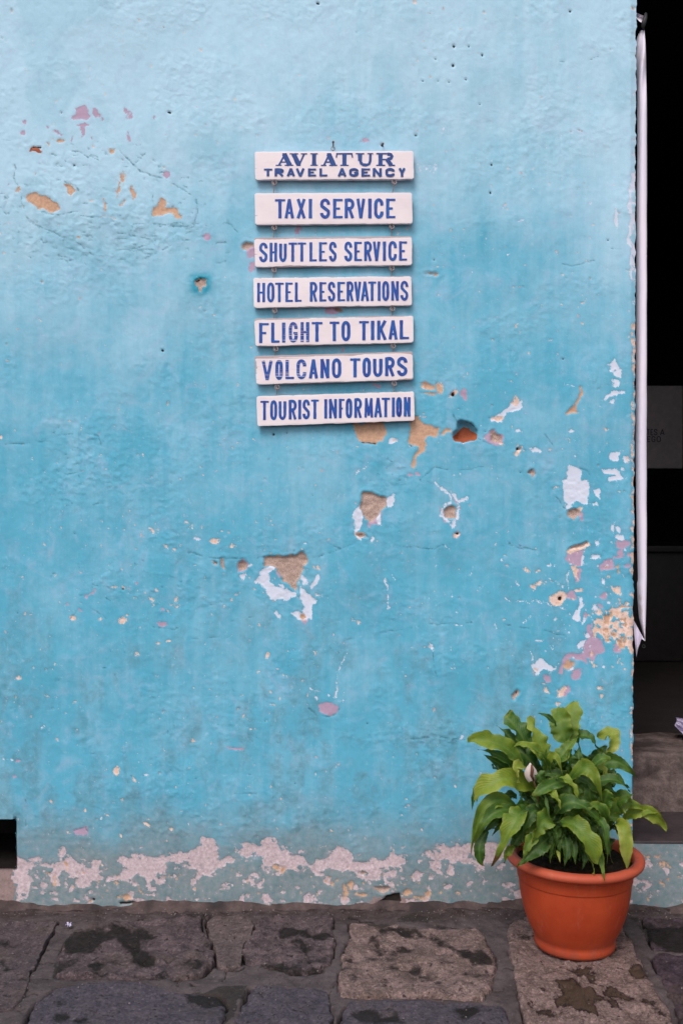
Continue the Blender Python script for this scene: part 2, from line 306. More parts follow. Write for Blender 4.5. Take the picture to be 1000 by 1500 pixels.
# top-left old repair
p, b, l = Z(0, 100, .35)
L['mauve'] += [p((312, 165), (360, 153), (375, 200), (350, 210), (313, 210)), p((385, 163), (400, 170), (424, 200), (395, 212)), b(525, 178, 12, 8), b(541, 195, 7, 14), b(110, 222, 9, 10), b(90, 268, 12, 9), b(195, 245, 6, 9), b(238, 270, 22, 6), b(340, 270, 8, 28), b(345, 235, 20, 9), b(535, 287, 8, 22), b(650, 205, 6, 9), b(697, 445, 17, 15), b(865, 700, 18, 15), b(430, 218, 9, 6), b(298, 298, 5, 8), b(388, 295, 4, 9)]
L['ochre'] += [p((108, 540), (150, 528), (200, 540), (240, 560), (250, 590), (200, 602), (150, 592), (115, 568)), p((262, 480), (295, 490), (327, 515), (300, 537), (275, 512)), p((638, 600), (668, 538), (702, 550), (702, 575), (740, 580), (757, 630), (740, 632), (715, 605), (680, 622), (645, 620)),
    b(465, 342, 15, 10), b(515, 465, 8, 28, .2), b(555, 525, 9, 24, .2), b(490, 510, 4, 30), b(440, 580, 5, 20), b(77, 512, 8, 18, .5), b(250, 302, 8, 6), b(208, 322, 5, 5), b(518, 565, 4, 9), b(480, 625, 30, 3), b(325, 707, 5, 5), b(140, 447, 4, 5)]
L['rust'] += [b(153, 340, 20, 11)]
L['hole'] += [l(.9, (132, 338), (150, 329), (172, 332)), b(707, 183, 9, 5), b(260, 185, 4, 5), b(312, 410, 5, 6)]
L['crack'] += [l(1.2, (60, 460), (70, 420), (55, 390)), l(1.2, (60, 460), (85, 505), (90, 560), (120, 640), (165, 665)), l(1.3, (160, 600), (240, 615), (330, 600)), l(1.2, (300, 350), (350, 352), (372, 370), (420, 330)), l(1.1, (270, 475), (320, 495), (340, 520)), l(1, (637, 535), (637, 650)),
    l(1.3, (500, 345), (590, 430), (690, 465), (760, 500), (820, 545), (828, 600), (815, 665), (770, 660), (690, 660), (640, 650), (560, 655)), l(1.2, (120, 640), (230, 690), (330, 735), (420, 800), (520, 800), (620, 790), (720, 740)), l(1.1, (340, 620), (380, 625), (500, 620)), l(1, (350, 700), (440, 720), (540, 715), (560, 660)), l(1, (400, 750), (480, 770), (600, 745)), l(1.1, (190, 350), (230, 360), (272, 385)), l(.8, (0, 290), (100, 320)), l(.8, (0, 560), (30, 540)), l(1, (300, 410), (330, 415)), l(1, (880, 650), (960, 650), (1000, 690)), l(1.1, (650, 690), (700, 700), (740, 690))]
for _ in range(150):
    th = rnd.uniform(0, 6.283); rr = rnd.gauss(1, .16); cx_ = 150+135*rr*math.cos(th); cy_ = 305+75*rr*math.sin(th)
    dx, dy = rnd.uniform(3, 11), rnd.uniform(-3, 3); L['crack'].append(('l', [(cx_, cy_), (cx_+dx/2, cy_+dy), (cx_+dx, cy_+rnd.uniform(-2, 2))], rnd.uniform(.5, 1.1)))
for _ in range(70):
    cx_ = rnd.uniform(60, 330); cy_ = rnd.gauss(350, 20); L['crack'].append(('l', [(cx_, cy_), (cx_+rnd.uniform(5, 16), cy_+rnd.uniform(-3, 3))], rnd.uniform(.5, 1.1)))
L['mortar'] += [('p', [(286, 414), (293, 408), (302, 408), (301, 418), (294, 426), (286, 421)]), ('p', [(353, 360), (360, 354), (374, 356), (374, 362), (361, 366)]), ('b', 497, 455, 5, 4), ('b', 632, 397, 7, 1.6, -.2), ('b', 641, 399, 4, 2.5)]
L['hole'] += [('l', [(287, 414), (295, 408)], 1), ('b', 560, 213, 2, 3), ('b', 662, 577, 2.2, 2.5)]
L['mauve'] += [('p', [(358, 362), (374, 362), (374, 378), (364, 378)]), ('p', [(364, 386), (374, 384), (374, 398), (368, 396)]), ('b', 487, 456, 10, 7), ('b', 438, 336, 3, 7), ('b', 501, 512, 3, 4), ('b', 535, 205, 6, 3), ('b', 553, 567, 4, 5)]
# lower centre
p, b, l = Z(420, 900, .3)
L['mauve'] += [p((155, 455), (200, 430), (250, 445), (250, 470), (210, 490), (160, 480))]
L['white'] += [l(.7, (297, 180), (262, 260), (235, 335)), l(.9, (235, 335), (228, 410)), b(143, 420, 5, 12, .3), b(205, 400, 6, 6), l(.6, (118, 365), (158, 370)), l(.6, (275, 380), (272, 425)), b(712, 170, 5, 13), b(855, 603, 8, 13), b(828, 48, 6, 3), b(846, 50, 6, 4)]
L['crack'] += [l(1.6, (108, 460), (140, 490), (190, 498), (240, 485), (256, 460)), l(1.4, (560, 612), (650, 602), (740, 598), (820, 615)), l(1, (700, 600), (830, 608), (920, 625)), l(.9, (280, 130), (420, 100), (560, 75), (700, 48), (900, 40)), l(.9, (712, 190), (730, 310))]
L['cream'] += [b(313, 20, 5, 6), b(328, 38, 6, 5), b(345, 48, 9, 9), b(282, 142, 6, 4)]
# lower left
p, b, l = Z(0, 900, .4)
L['cream'] += [b(428, 577, 11, 17), b(457, 17, 12, 8), b(975, 152, 10, 12), b(67, 235, 9, 3), b(492, 605, 5, 6), b(537, 772, 8, 8), b(635, 790, 7, 6), b(185, 677, 5, 7), b(705, 467, 6, 7), b(450, 680, 5, 5), b(320, 724, 5, 5), b(583, 105, 6, 4), b(265, 12, 7, 9), b(213, 460, 4, 6)]
L['mauve'] += [b(300, 792, 26, 15), b(66, 536, 10, 7), b(50, 595, 10, 6), b(865, 485, 24, 5), b(590, 30, 16, 8)]
L['white'] += [l(.6, (10, 522), (50, 532)), b(536, 592, 4, 4), b(152, 412, 3, 4), b(366, 743, 6, 5)]
L['crack'] += [l(1, (95, 680), (95, 775)), l(1, (270, 790), (310, 778), (325, 795)), l(1, (560, 45), (640, 55)), l(1, (610, 400), (612, 440)), l(1, (965, 520), (960, 560)), l(1, (860, 655), (940, 655))]
for (cx_, cy_, sx, sy, n_) in ((140, 1000, 90, 60, 40), (280, 880, 60, 40, 50), (240, 1120, 90, 50, 40), (380, 1060, 60, 90, 50), (850, 1060, 40, 40, 60), (180, 850, 80, 40, 60), (115, 680, 60, 60, 60), (610, 700, 60, 40, 25), (450, 940, 40, 50, 30), (700, 1080, 90, 30, 25), (560, 690, 40, 30, 20)):
    for _ in range(n_):
        a = rnd.gauss(cx_, sx*.5); c_ = rnd.gauss(cy_, sy*.5); L['crack'].append(('l', [(a, c_), (a+rnd.uniform(-7, 7), c_+rnd.uniform(-4, 4))], rnd.uniform(.4, .9)))
specks('cream', 60, 0, 760, 420, 960, .5, 1.3); specks('cream', 40, 0, 960, 500, 1230, .5, 1.3); specks('white', 40, 600, 180, 920, 400, .4, 1.1); specks('white', 30, 500, 620, 800, 900, .4, 1.2)
# nail holes at the top
for a, c_, r in ((187, 202, 5), (249, 199, 4), (310, 240, 5), (185, 285, 6), (109, 255, 3), (58, 347, 4), (122, 352, 4), (170, 352, 3), (238, 343, 4), (302, 449, 3), (30, 580, 5), (350, 709, 5), (347, 830, 4), (694, 47, 5), (102, 1118, 3), (853, 1033, 3)):
    L['hole'].append(('b', 600+.34*a, .34*c_, max(1.1, r*.34), max(1.2, r*.38)))
L['crack'] += [('l', [(820, 386), (838, 389), (872, 382)], 1.1), ('l', [(895, 365), (908, 364)], .9), ('l', [(820, 90), (850, 92), (875, 82)], .9)]
L['white'] += [('l', [(565, 848), (568, 865), (567, 893)], .9), ('l', [(573, 842), (577, 853)], .8), ('l', [(689, 828), (690, 841)], .8), ('l', [(755, 855), (762, 865)], .8), ('l', [(727, 910), (729, 920)], .7)]
specks('white', 26, 610, 238, 640, 252, .5, 1.2); specks('hole', 30, 0, 500, 900, 1250, .6, 1.0)
L['hole'] += [('b', 399, 636, 1.8, 2), ('b', 420, 634, 1, 1.2), ('b', 238, 513, 2, 2), ('b', 138, 1318, 2.5, 2), ('l', [(176, 1323), (196, 1322), (216, 1329)], 1.8), ('b', 305, 1334, 8, 3.5), ('p', [(548, 1326), (565, 1312), (586, 1308), (588, 1320), (575, 1330)]), ('b', 466, 6, 3, 2), ('b', 248, 164, 3, 2)]
# peeled strip near the ground
p, b, l = Z(0, 1180, .3)
L['pink'] += [p((78, 215), (110, 265), (150, 270), (180, 290), (220, 270), (270, 255), (310, 212), (325, 250), (370, 260), (400, 290), (440, 290), (460, 265), (497, 268), (495, 300), (490, 330), (500, 352), (440, 380), (400, 395), (380, 340), (320, 330), (300, 360), (280, 420), (265, 400), (255, 320), (200, 290), (150, 320), (140, 410), (90, 500), (74, 500)),
    p((520, 350), (560, 315), (600, 320), (620, 310), (580, 260), (590, 240), (640, 265), (720, 248), (750, 275), (800, 250), (837, 285), (800, 330), (740, 340), (725, 382), (680, 350), (580, 385), (530, 362))]
p, b, l = Z(200, 1200, .5)
L['pink'] += [p((115, 110), (150, 100), (200, 60), (230, 73), (240, 105), (280, 115), (290, 130), (240, 137), (200, 162), (160, 152), (150, 125), (115, 120)), p((295, 75), (350, 70), (398, 65), (420, 30), (412, 70), (440, 92), (490, 108), (502, 132), (470, 152), (430, 132), (390, 142), (360, 112), (300, 102)),
    p((520, 120), (560, 113), (590, 78), (620, 88), (640, 113), (690, 118), (740, 115), (750, 88), (767, 110), (802, 120), (790, 137), (720, 150), (670, 157), (630, 152), (560, 152), (530, 162), (513, 140)), p((830, 122), (850, 88), (900, 78), (930, 66), (1100, 70), (1150, 120), (930, 122), (880, 127)), b(250, 130, 40, 14), b(780, 170, 40, 8), b(30, 165, 14, 14)]
L['ochre'] += [b(660, 227, 14, 6), b(607, 212, 6, 20), b(795, 215, 14, 10), b(852, 224, 12, 8), b(572, 195, 5, 8), b(585, 180, 5, 4), b(830, 235, 14, 4), b(432, 145, 6, 9), b(410, 142, 12, 5), b(108, 247, 6, 4), b(322, 180, 3, 4), b(625, 195, 8, 10), b(482, 218, 4, 5)]
L['mortar'] += [b(720, 208, 26, 8), b(660, 155, 14, 5)]
specks('ochre', 60, 60, 1275, 700, 1325, .6, 2.0); specks('ochre', 20, 930, 1245, 1000, 1320, .8, 2.4); specks('pink', 160, 22, 1265, 930, 1325, 1, 4.5); specks('pink', 40, 930, 1240, 1060, 1320, 1, 5)
L['ochre'] += [('b', 965, 1267, 3.5, 2.5), ('b', 945, 1255, 4, 3), ('b', 187, 1312, 7, 6), ('b', 98, 1270, 2.5, 4), ('b', 79, 1290, 1.6, 7)]
L['dirt'] += [('p', [(-400, 1268), (21, 1262), (21, 1345), (-400, 1345)]), ('l', [(-400, 1337), (1100, 1333)], 3.0), ('b', 575, 1322, 34, 9), ('b', 420, 1330, 40, 5), ('b', 620, 1332, 60, 5)]

at = {}
for k, s in L.items():
    w = .35 if k in ('hole', 'crack') else 1.0
    at[k] = field(x, y, s, wx*w, wy*w)
fn = fbm(x/7, y/7, 21, 4)
bigf = np.minimum(field(x, y, big_cream, wx, wy), 5)+fbm(x/6, y/6, 22, 3)*8-1.2
at['cream'] = np.maximum(at['cream'], np.minimum(bigf, 6))
at['ochre'] = np.maximum(at['ochre'], np.where(bigf > .5, np.minimum(bigf, 4)*.6+fbm(x/12, y/12, 5, 3)*8-3, -8))
at['pink'] = np.maximum(at['pink']+fbm(x/13, y/10, 31, 4)*7-.6, np.where((x > 22) & (x < 930) & (abs(y-1285) < 50), np.clip(4*np.exp(-((y-1265-8*vn(x/60, x*0, 6))/13)**2)+fbm(x/22, y/12, 32, 4)*7-6.4, -8, 3), -8))
at['crack'] = at['crack']-.15+np.minimum(0, fbm(x/13, y/13, 33, 4)*4.0)
# weathering of the paint; the paler top also carries the light falloff as colour
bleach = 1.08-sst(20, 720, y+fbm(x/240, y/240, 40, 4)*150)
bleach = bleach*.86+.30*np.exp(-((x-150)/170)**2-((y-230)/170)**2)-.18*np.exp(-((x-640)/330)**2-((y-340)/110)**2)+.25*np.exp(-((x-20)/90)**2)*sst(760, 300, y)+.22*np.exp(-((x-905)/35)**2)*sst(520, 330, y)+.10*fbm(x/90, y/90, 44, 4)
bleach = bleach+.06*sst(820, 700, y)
teal = 1.0*np.exp(-((x-295)/16)**4-((y-416)/16)**4)+.45*np.exp(-((x-555)/14)**2-((y-678)/6)**2)+.14*sst(.25, .7, fbm(x/70, y/110, 50, 4))*sst(1200, 900, y)+.35*np.exp(-((x-707)/10)**2-((y-345-(x-707)*-1.6)/26)**2)+.3*np.exp(-((x-680)/8)**2-((y-1003)/14)**2)
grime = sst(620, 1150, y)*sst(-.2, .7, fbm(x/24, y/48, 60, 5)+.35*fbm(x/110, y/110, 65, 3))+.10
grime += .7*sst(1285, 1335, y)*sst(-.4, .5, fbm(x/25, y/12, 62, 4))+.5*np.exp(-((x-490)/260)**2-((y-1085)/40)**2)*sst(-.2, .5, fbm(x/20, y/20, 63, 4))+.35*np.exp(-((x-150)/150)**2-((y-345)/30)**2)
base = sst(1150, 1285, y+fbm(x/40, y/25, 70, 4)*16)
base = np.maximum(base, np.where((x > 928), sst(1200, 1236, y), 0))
rough = sst(.05, .6, fbm(x/80, y/60, 80, 4))*.5
for cx_, cy_, sx, sy in ((150, 310, 150, 70), (170, 350, 130, 25), (120, 690, 60, 60), (250, 860, 110, 70), (430, 850, 60, 60), (870, 1060, 50, 40), (570, 690, 60, 50), (600, 1080, 200, 20), (300, 1200, 300, 50)):
    rough += .75*np.exp(-((x-cx_)/sx)**2-((y-cy_)/sy)**2)*sst(-.3, .35, fbm(x/14, y/14, 81, 4))
rough = np.clip(rough, 0, 1)
for k_ in ('pink', 'dirt'): at[k_] = np.where(at[k_] < -6.5, -30, at[k_])
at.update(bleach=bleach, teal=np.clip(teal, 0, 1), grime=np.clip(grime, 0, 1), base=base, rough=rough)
# relief, metres towards the street
h = fbm(x/170, y/190, 90, 3)*.0045+fbm(x/46, y/60, 91, 3)*.0009+fbm(x/7, y/9, 92, 3)*.00042
rid = 1-np.abs(fbm(x/15, y/11, 93, 4))*2.2
h += rough*np.clip(rid, 0, 1)*.0014+rough*fbm(x/5, y/5, 94, 3)*.0010
h -= sst(-.8, .8, at['white'])*.0007+sst(-.8, .8, at['mauve'])*.0007+sst(-.8, .8, at['pink'])*.0010+sst(-1, 1, at['cream'])*.0012
h -= sst(-1, 1.5, at['ochre'])*.0022+sst(-1.5, 2.5, at['mortar'])*(.0065+.0014*fbm(x/4, y/4, 95, 2))+sst(-1, 2, at['hole'])*.007
h -= sst(-.6, 1, at['crack'])*.0010
h += .0010*np.exp(-(at['mortar']+2.5)**2/3)
hole_d = field(x, y, [('p', [(667.5, 617), (675, 616), (687, 618), (695, 623), (701, 630), (700, 640), (690, 646), (675, 648), (662, 643), (662, 636), (666, 629)])], wx*.8, wy*.8)
h -= sst(-1.0, 9, hole_d)*.024+sst(-.5, 2, hole_d)*.006
xe = x.copy()
edge_x = 932-5.5*np.clip(y/1235, -.3, 1)
edge_n = fbm(y/9, y*0, 97, 3)*1.2
md = (x == 928) & (y <= 1236)
xe[md] = (edge_x+edge_n)[md]
mv = (x == 22) & (y >= 1200) & (y <= 1272); xe[mv] += fbm(y/6, y*0, 98, 3)[mv]*1.6
ye = y.copy()
WS = D/F
verts = np.stack([(xe-500)*WS, -h, CH+(750-ye)*WS], 1)
# rounded arris at the doorway
near = np.clip(1-(928-x)/9.0, 0, 1)*(x <= 928)*(y <= 1236); verts[:, 1] += near**3*.006
near = np.clip(1-(x-22)/5.0, 0, 1)*(x >= 22)*(y >= 1198)*(y <= 1274); verts[:, 1] += near**2*.008
ii, jj = np.meshgrid(np.arange(ny-1), np.arange(nx-1), indexing='ij')
fy = ay[:-1][ii]; fx = ax[:-1][jj]
keep = ~((fx >= 928) & (fx < 1480) & (fy >= -120) & (fy < 1236)) & ~((fx < 22) & (fx >= -240) & (fy >= 1200) & (fy < 1272))
a = (ii*nx+jj)[keep]; faces = np.stack([a, a+nx, a+nx+1, a+1], 1)
house = empty('plastered_house', (0, 0, 0), 'old house front with peeling turquoise blue plaster and a dark open doorway at its right', 'building')
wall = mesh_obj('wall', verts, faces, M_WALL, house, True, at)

# ------------------------------------------------------------------ other masonry materials
def rough_mat(name, c1, c2, c3=None, sc=30, rough=.8, bump=.0015, spec=.3):
    m = NT(name); a_ = m.noise(sc, 6, .65); b_ = m.noise(sc*6, 5, .7); c_ = m.noise(sc*.3, 5, .6)
    c = m.mix(m.mr(a_, .35, .65), c1, c2)
    c = m.mix(m.mr(b_, .3, .75, 0, .5), c, tuple(v*.5 for v in c1))
    if c3: c = m.mix(m.mr(c_, .5, .62, 0, .8), c, c3)
    return m.fin(c, rough, m.bump(m.math('ADD', a_, m.math('MULTIPLY', b_, .5)), .7, bump), spec)
M_JAMB = rough_mat('jamb_plaster', (.10, .22, .28), (.16, .30, .36), (.25, .2, .2))
M_STEP = rough_mat('step_stone', (.10, .072, .066), (.25, .185, .17), (.05, .038, .037), 20, .85, .010, .12)
M_TREAD = rough_mat('worn_tread', (.032, .023, .026), (.06, .043, .046), (.02, .015, .017), 18, .65, .002)
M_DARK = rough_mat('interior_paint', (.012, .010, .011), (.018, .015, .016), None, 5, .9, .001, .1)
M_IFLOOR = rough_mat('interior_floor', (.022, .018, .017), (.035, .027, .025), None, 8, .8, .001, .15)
M_OPENING = rough_mat('opening_lining', (.010, .008, .008), (.018, .015, .014), None, 8, .95, .002, .05)  # near-black lining of the low opening at the left edge

def box(name, lo, hi, mat, parent, bev=0.0, rough=0.0, cuts=0, seed=0, inside=False):
    bm = bmesh.new(); bmesh.ops.create_cube(bm, size=1)
    for v in bm.verts: v.co = Vector([lo[i]+(v.co[i]+.5)*(hi[i]-lo[i]) for i in range(3)])
    if bev: bmesh.ops.bevel(bm, geom=bm.edges[:], offset=bev, segments=3, profile=.6, affect='EDGES')
    if cuts: bmesh.ops.subdivide_edges(bm, edges=[e for e in bm.edges if e.calc_length() > bev*3], cuts=cuts, use_grid_fill=True)
    if rough:
        for v in bm.verts:
            n = Vector((vn(v.co.y*23, v.co.z*23, seed), vn(v.co.x*23, v.co.z*23+v.co.y*17, seed+1), vn(v.co.x*23, v.co.y*23, seed+2))); v.co += n*rough
    if inside: bmesh.ops.reverse_faces(bm, faces=bm.faces[:])
    me = bpy.data.meshes.new(name); bm.to_mesh(me); bm.free(); me.materials.append(mat)
    for p_ in me.polygons: p_.use_smooth = bool(bev)
    o = bpy.data.objects.new(name, me); col.objects.link(o)
    if parent is not None: o.parent = parent; o.matrix_parent_inverse = Matrix.Translation(-Vector(parent.location))
    return o
X1 = P(928, 0).x; X2 = P(1480, 0).x; ZT = P(0, -120).z; Z1 = P(0, 1236).z; Z2 = .378
# reveal of the left side of the door follows the same wavy edge
ys = ay[(ay >= -120) & (ay <= 1236)]
ex = 932-5.5*np.clip(ys/1235, -.3, 1)+fbm(ys/9, ys*0, 97, 3)*1.2
idx = np.where((x == 928) & (y >= -120) & (y <= 1236))[0]
front = verts[idx]
jv = []; deps = [0, .01, .15, .34]
for d in deps:
    q = front.copy(); q[:, 1] += d; q[:, 0] += (.004 if d > 0 else 0)*0; jv.append(q)
jv = np.concatenate(jv); n_ = len(front); jf = []
for k in range(len(deps)-1):
    for i in range(n_-1): jf.append((k*n_+i, (k+1)*n_+i, (k+1)*n_+i+1, k*n_+i+1))
mesh_obj('door_reveal', jv, np.array(jf), M_JAMB, house)
box('door_reveal', (X2, .0, Z1), (X2+.05, .34, ZT), M_JAMB, house)
box('lintel', (X1-.05, .004, ZT), (X2+.05, .34, ZT+.06), M_JAMB, house)
# steps
box('step', (X1-.02, .016, .02), (X2+.02, .31, Z1+.002), M_TREAD, house, .006, .0016, 12, 3)
box('step', (X1-.004, .302, .02), (X2+.02, .62, Z2), M_STEP, house, .014, .004, 16, 5)
# room behind
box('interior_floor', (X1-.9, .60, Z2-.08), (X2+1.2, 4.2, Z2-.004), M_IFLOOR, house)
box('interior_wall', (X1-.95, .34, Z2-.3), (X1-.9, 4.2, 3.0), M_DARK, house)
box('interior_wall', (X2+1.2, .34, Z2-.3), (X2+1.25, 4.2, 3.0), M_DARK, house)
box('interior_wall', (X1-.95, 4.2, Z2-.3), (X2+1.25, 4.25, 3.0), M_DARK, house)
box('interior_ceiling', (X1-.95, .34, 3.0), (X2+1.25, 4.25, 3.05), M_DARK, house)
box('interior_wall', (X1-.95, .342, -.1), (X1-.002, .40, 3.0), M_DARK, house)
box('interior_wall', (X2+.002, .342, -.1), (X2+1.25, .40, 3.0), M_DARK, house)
# low opening in the wall at the left edge
vx0, vx1 = P(-240, 0).x, P(22, 0).x; vz0, vz1 = P(0, 1272).z, P(0, 1200).z
vb = box('drain_opening', (vx0, .0, vz0), (vx1+.003, .32, vz1), M_OPENING, house, inside=True)
bm = bmesh.new(); bm.from_mesh(vb.data)
bmesh.ops.delete(bm, geom=[f for f in bm.faces if f.calc_center_median().y < .01], context='FACES_ONLY'); bm.to_mesh(vb.data); bm.free()
# rough lime joint where wall meets pavement
fx_ = np.arange(-1480, 2240, 12.); fv = []; ff = []
for i, px in enumerate(fx_):
    for k, (dy, dz) in enumerate(((.004, .030), (-.004, .016), (-.016, .006), (-.03, .001), (-.05, -.008))):
        fv.append(((px-500)*WS, dy+vn(px/30, k*3.1, 7)*.006*(k > 0)+vn(px/9, k, 8)*.003, dz*.6+(vn(px/22, k, 9)*.006+vn(px/60, 0, 12)*.009+vn(px/7, k, 13)*.003)*(k < 3)))
    if i:
        for k in range(4): a_ = (i-1)*5+k; ff.append((a_, a_+1, a_+6, a_+5))
M_JOINT = rough_mat('dirty_lime', (.045, .030, .029), (.11, .075, .07), (.022, .017, .017), 22, .85, .003)
mesh_obj('wall_footing', fv, np.array(ff), M_JOINT, house)

# ------------------------------------------------------------------ pavement
tmp = bpy.data.meshes.new('ground')
M_GROUND = rough_mat('street_dirt', (.05, .042, .042), (.08, .066, .064), None, 6, .9, .002)
g = mesh_obj('ground', [(-60, -60, -.045), (60, -60, -.045), (60, 60, -.045), (-60, 60, -.045)], np.array([[0, 1, 2, 3]]), M_GROUND); tag(g, kind='structure')

STONES = [   # outline in photo pixels, colour kind
 ([(-60, 1350), (86, 1350), (79, 1366), (64, 1390), (54, 1410), (44, 1435), (37, 1462), (23, 1478), (0, 1486), (-60, 1492)], 0),
 ([(110, 1366), (95, 1386), (86, 1410), (83, 1431), (140, 1432), (200, 1435), (260, 1437), (298, 1430), (311, 1416), (314, 1400), (307, 1383), (297, 1365), (294, 1346), (250, 1346), (180, 1350), (150, 1352)], 1),
 ([(301, 1352), (312, 1342), (358, 1341), (372, 1352), (371, 1368), (359, 1381), (352, 1414), (335, 1420), (319, 1417), (315, 1392)], 2),
 ([(377, 1347), (430, 1344), (485, 1344), (490, 1375), (486, 1410), (470, 1423), (440, 1427), (400, 1421), (378, 1414), (358, 1412), (357, 1390), (362, 1378), (374, 1365)], 1),
 ([(40, 1494), (48, 1478), (62, 1462), (86, 1448), (120, 1442), (180, 1442), (225, 1448), (262, 1456), (322, 1460), (334, 1475), (322, 1520), (310, 1580), (20, 1580)], 3),
 ([(366, 1448), (400, 1447), (430, 1451), (462, 1450), (481, 1456), (487, 1472), (485, 1500), (478, 1580), (334, 1580), (344, 1500)], 3),
 ([(512, 1353), (560, 1356), (600, 1359), (640, 1363), (698, 1363), (714, 1385), (727, 1408), (727, 1425), (719, 1448), (709, 1466), (660, 1465), (610, 1462), (550, 1461), (501, 1464), (498, 1450), (498, 1425), (501, 1400), (510, 1378)], 4),
 ([(496, 1500), (504, 1482), (517, 1470), (560, 1467), (620, 1469), (700, 1474), (738, 1478), (746, 1492), (745, 1580), (490, 1580)], 3),
 ([(744, 1356), (765, 1347), (900, 1347), (924, 1385), (944, 1425), (959, 1452), (974, 1478), (990, 1515), (1012, 1580), (778, 1580), (768, 1495), (757, 1452), (751, 1420), (743, 1388)], 4),
 ([(952, 1402), (962, 1399), (1080, 1400), (1120, 1580), (1030, 1580), (992, 1490), (977, 1452), (962, 1426)], 5),
 ([(940, 1344), (1060, 1344), (1078, 1394), (956, 1393), (946, 1374)], 5)]
STAINS = []
p, b, l = Z(0, 1310, .26)
STAINS += [p((365, 270), (430, 225), (480, 240), (600, 215), (680, 190), (800, 215), (892, 260), (800, 290), (820, 330), (862, 370), (872, 400), (830, 442), (800, 400), (720, 392), (740, 370), (720, 330), (680, 310), (670, 270), (570, 290), (560, 320), (450, 345), (358, 330)), p((318, 370), (340, 400), (442, 383), (442, 402), (350, 430), (332, 472), (308, 470)), b(40, 295, 42, 20), b(30, 450, 32, 20), b(340, 620, 40, 14), b(340, 702, 44, 26), b(465, 712, 48, 16), b(560, 410, 42, 30), b(560, 460, 40, 14), b(450, 455, 14, 12), b(80, 300, 40, 8), b(5, 395, 20, 16), b(125, 505, 14, 10), b(50, 537, 14, 8), b(640, 380, 40, 14), b(900, 475, 120, 9), b(230, 700, 20, 10), b(932, 690, 8, 5)]
p, b, l = Z(240, 1310, .26)
STAINS += [p((638, 200), (700, 188), (760, 210), (900, 225), (985, 240), (900, 262), (780, 252), (680, 258), (650, 235)), p((690, 285), (780, 268), (832, 300), (790, 352), (758, 340), (770, 300)), p((540, 412), (640, 400), (700, 408), (780, 430), (880, 430), (860, 457), (760, 452), (640, 437)), p((130, 570), (220, 555), (300, 540), (380, 515), (472, 515), (460, 592), (412, 600), (412, 652), (350, 731), (318, 725), (360, 640), (260, 642), (160, 620)), b(545, 573, 24, 9), b(835, 655, 16, 7), b(605, 575, 8, 8), b(505, 665, 14, 7), b(205, 350, 22, 6), b(60, 368, 22, 6), b(220, 292, 14, 10), b(130, 130, 90, 14), b(860, 385, 60, 9), b(180, 410, 50, 20), b(820, 635, 12, 6)]
p, b, l = Z(480, 1310, .3)
STAINS += [p((235, 180), (350, 165), (450, 200), (560, 240), (640, 288), (760, 288), (825, 340), (825, 382), (740, 362), (620, 302), (540, 262), (430, 217), (330, 222), (250, 217)), b(235, 252, 32, 15), b(245, 290, 42, 16), b(365, 293, 50, 20), b(100, 340, 36, 18), b(80, 385, 18, 12), b(125, 435, 40, 12), b(330, 370, 45, 16), b(430, 385, 36, 22), b(490, 410, 30, 10), b(270, 437, 20, 12), b(365, 438, 13, 9), b(540, 437, 20, 8), b(665, 412, 22, 12), b(750, 415, 50, 14), b(230, 335, 30, 10), b(310, 330, 20, 9), b(560, 357, 15, 8), b(605, 357, 15, 8), p((125, 590), (200, 578), (280, 600), (342, 588), (362, 640), (150, 640)), p((600, 590), (680, 560), (752, 568), (742, 612), (640, 632)), b(250, 155, 50, 14), b(420, 130, 80, 20)]
p, b, l = Z(740, 1310, .26)
DARKS = [p((295, 500), (370, 488), (430, 520), (490, 550), (533, 610), (500, 652), (552, 690), (520, 712), (400, 692), (368, 660), (298, 640), (288, 610), (340, 580), (300, 530)), p((530, 560), (600, 538), (715, 600), (690, 617), (600, 602), (540, 602)), p((180, 670), (300, 698), (280, 722), (200, 702)), p((620, 618), (665, 682), (600, 652), (560, 630)), p((400, 430), (470, 440), (520, 500), (540, 545), (450, 482), (380, 462), (310, 440)), b(215, 555, 28, 14), b(150, 625, 18, 10), b(120, 265, 40, 12), b(800, 640, 50, 20), b(860, 700, 40, 16), b(750, 450, 50, 30, .6)]
STAINS += [b(655, 318, 18, 10), b(600, 285, 20, 12), b(720, 135, 22, 12), p((755, 175), (1000, 175), (1080, 250), (1080, 335), (900, 325), (830, 300), (780, 240))]
cols0 = [((.075, .064, .066), (.12, .10, .10)), ((.075, .062, .064), (.145, .118, .118)), ((.105, .085, .078), (.15, .125, .118)), ((.066, .062, .075), (.095, .088, .102)), ((.15, .118, .10), (.27, .21, .185)), ((.045, .036, .045), (.085, .066, .078))]
cols = [((a_[0]*.66, a_[1]*.57, a_[2]*.60), (b_[0]*.76, b_[1]*.65, b_[2]*.68)) for a_, b_ in cols0]
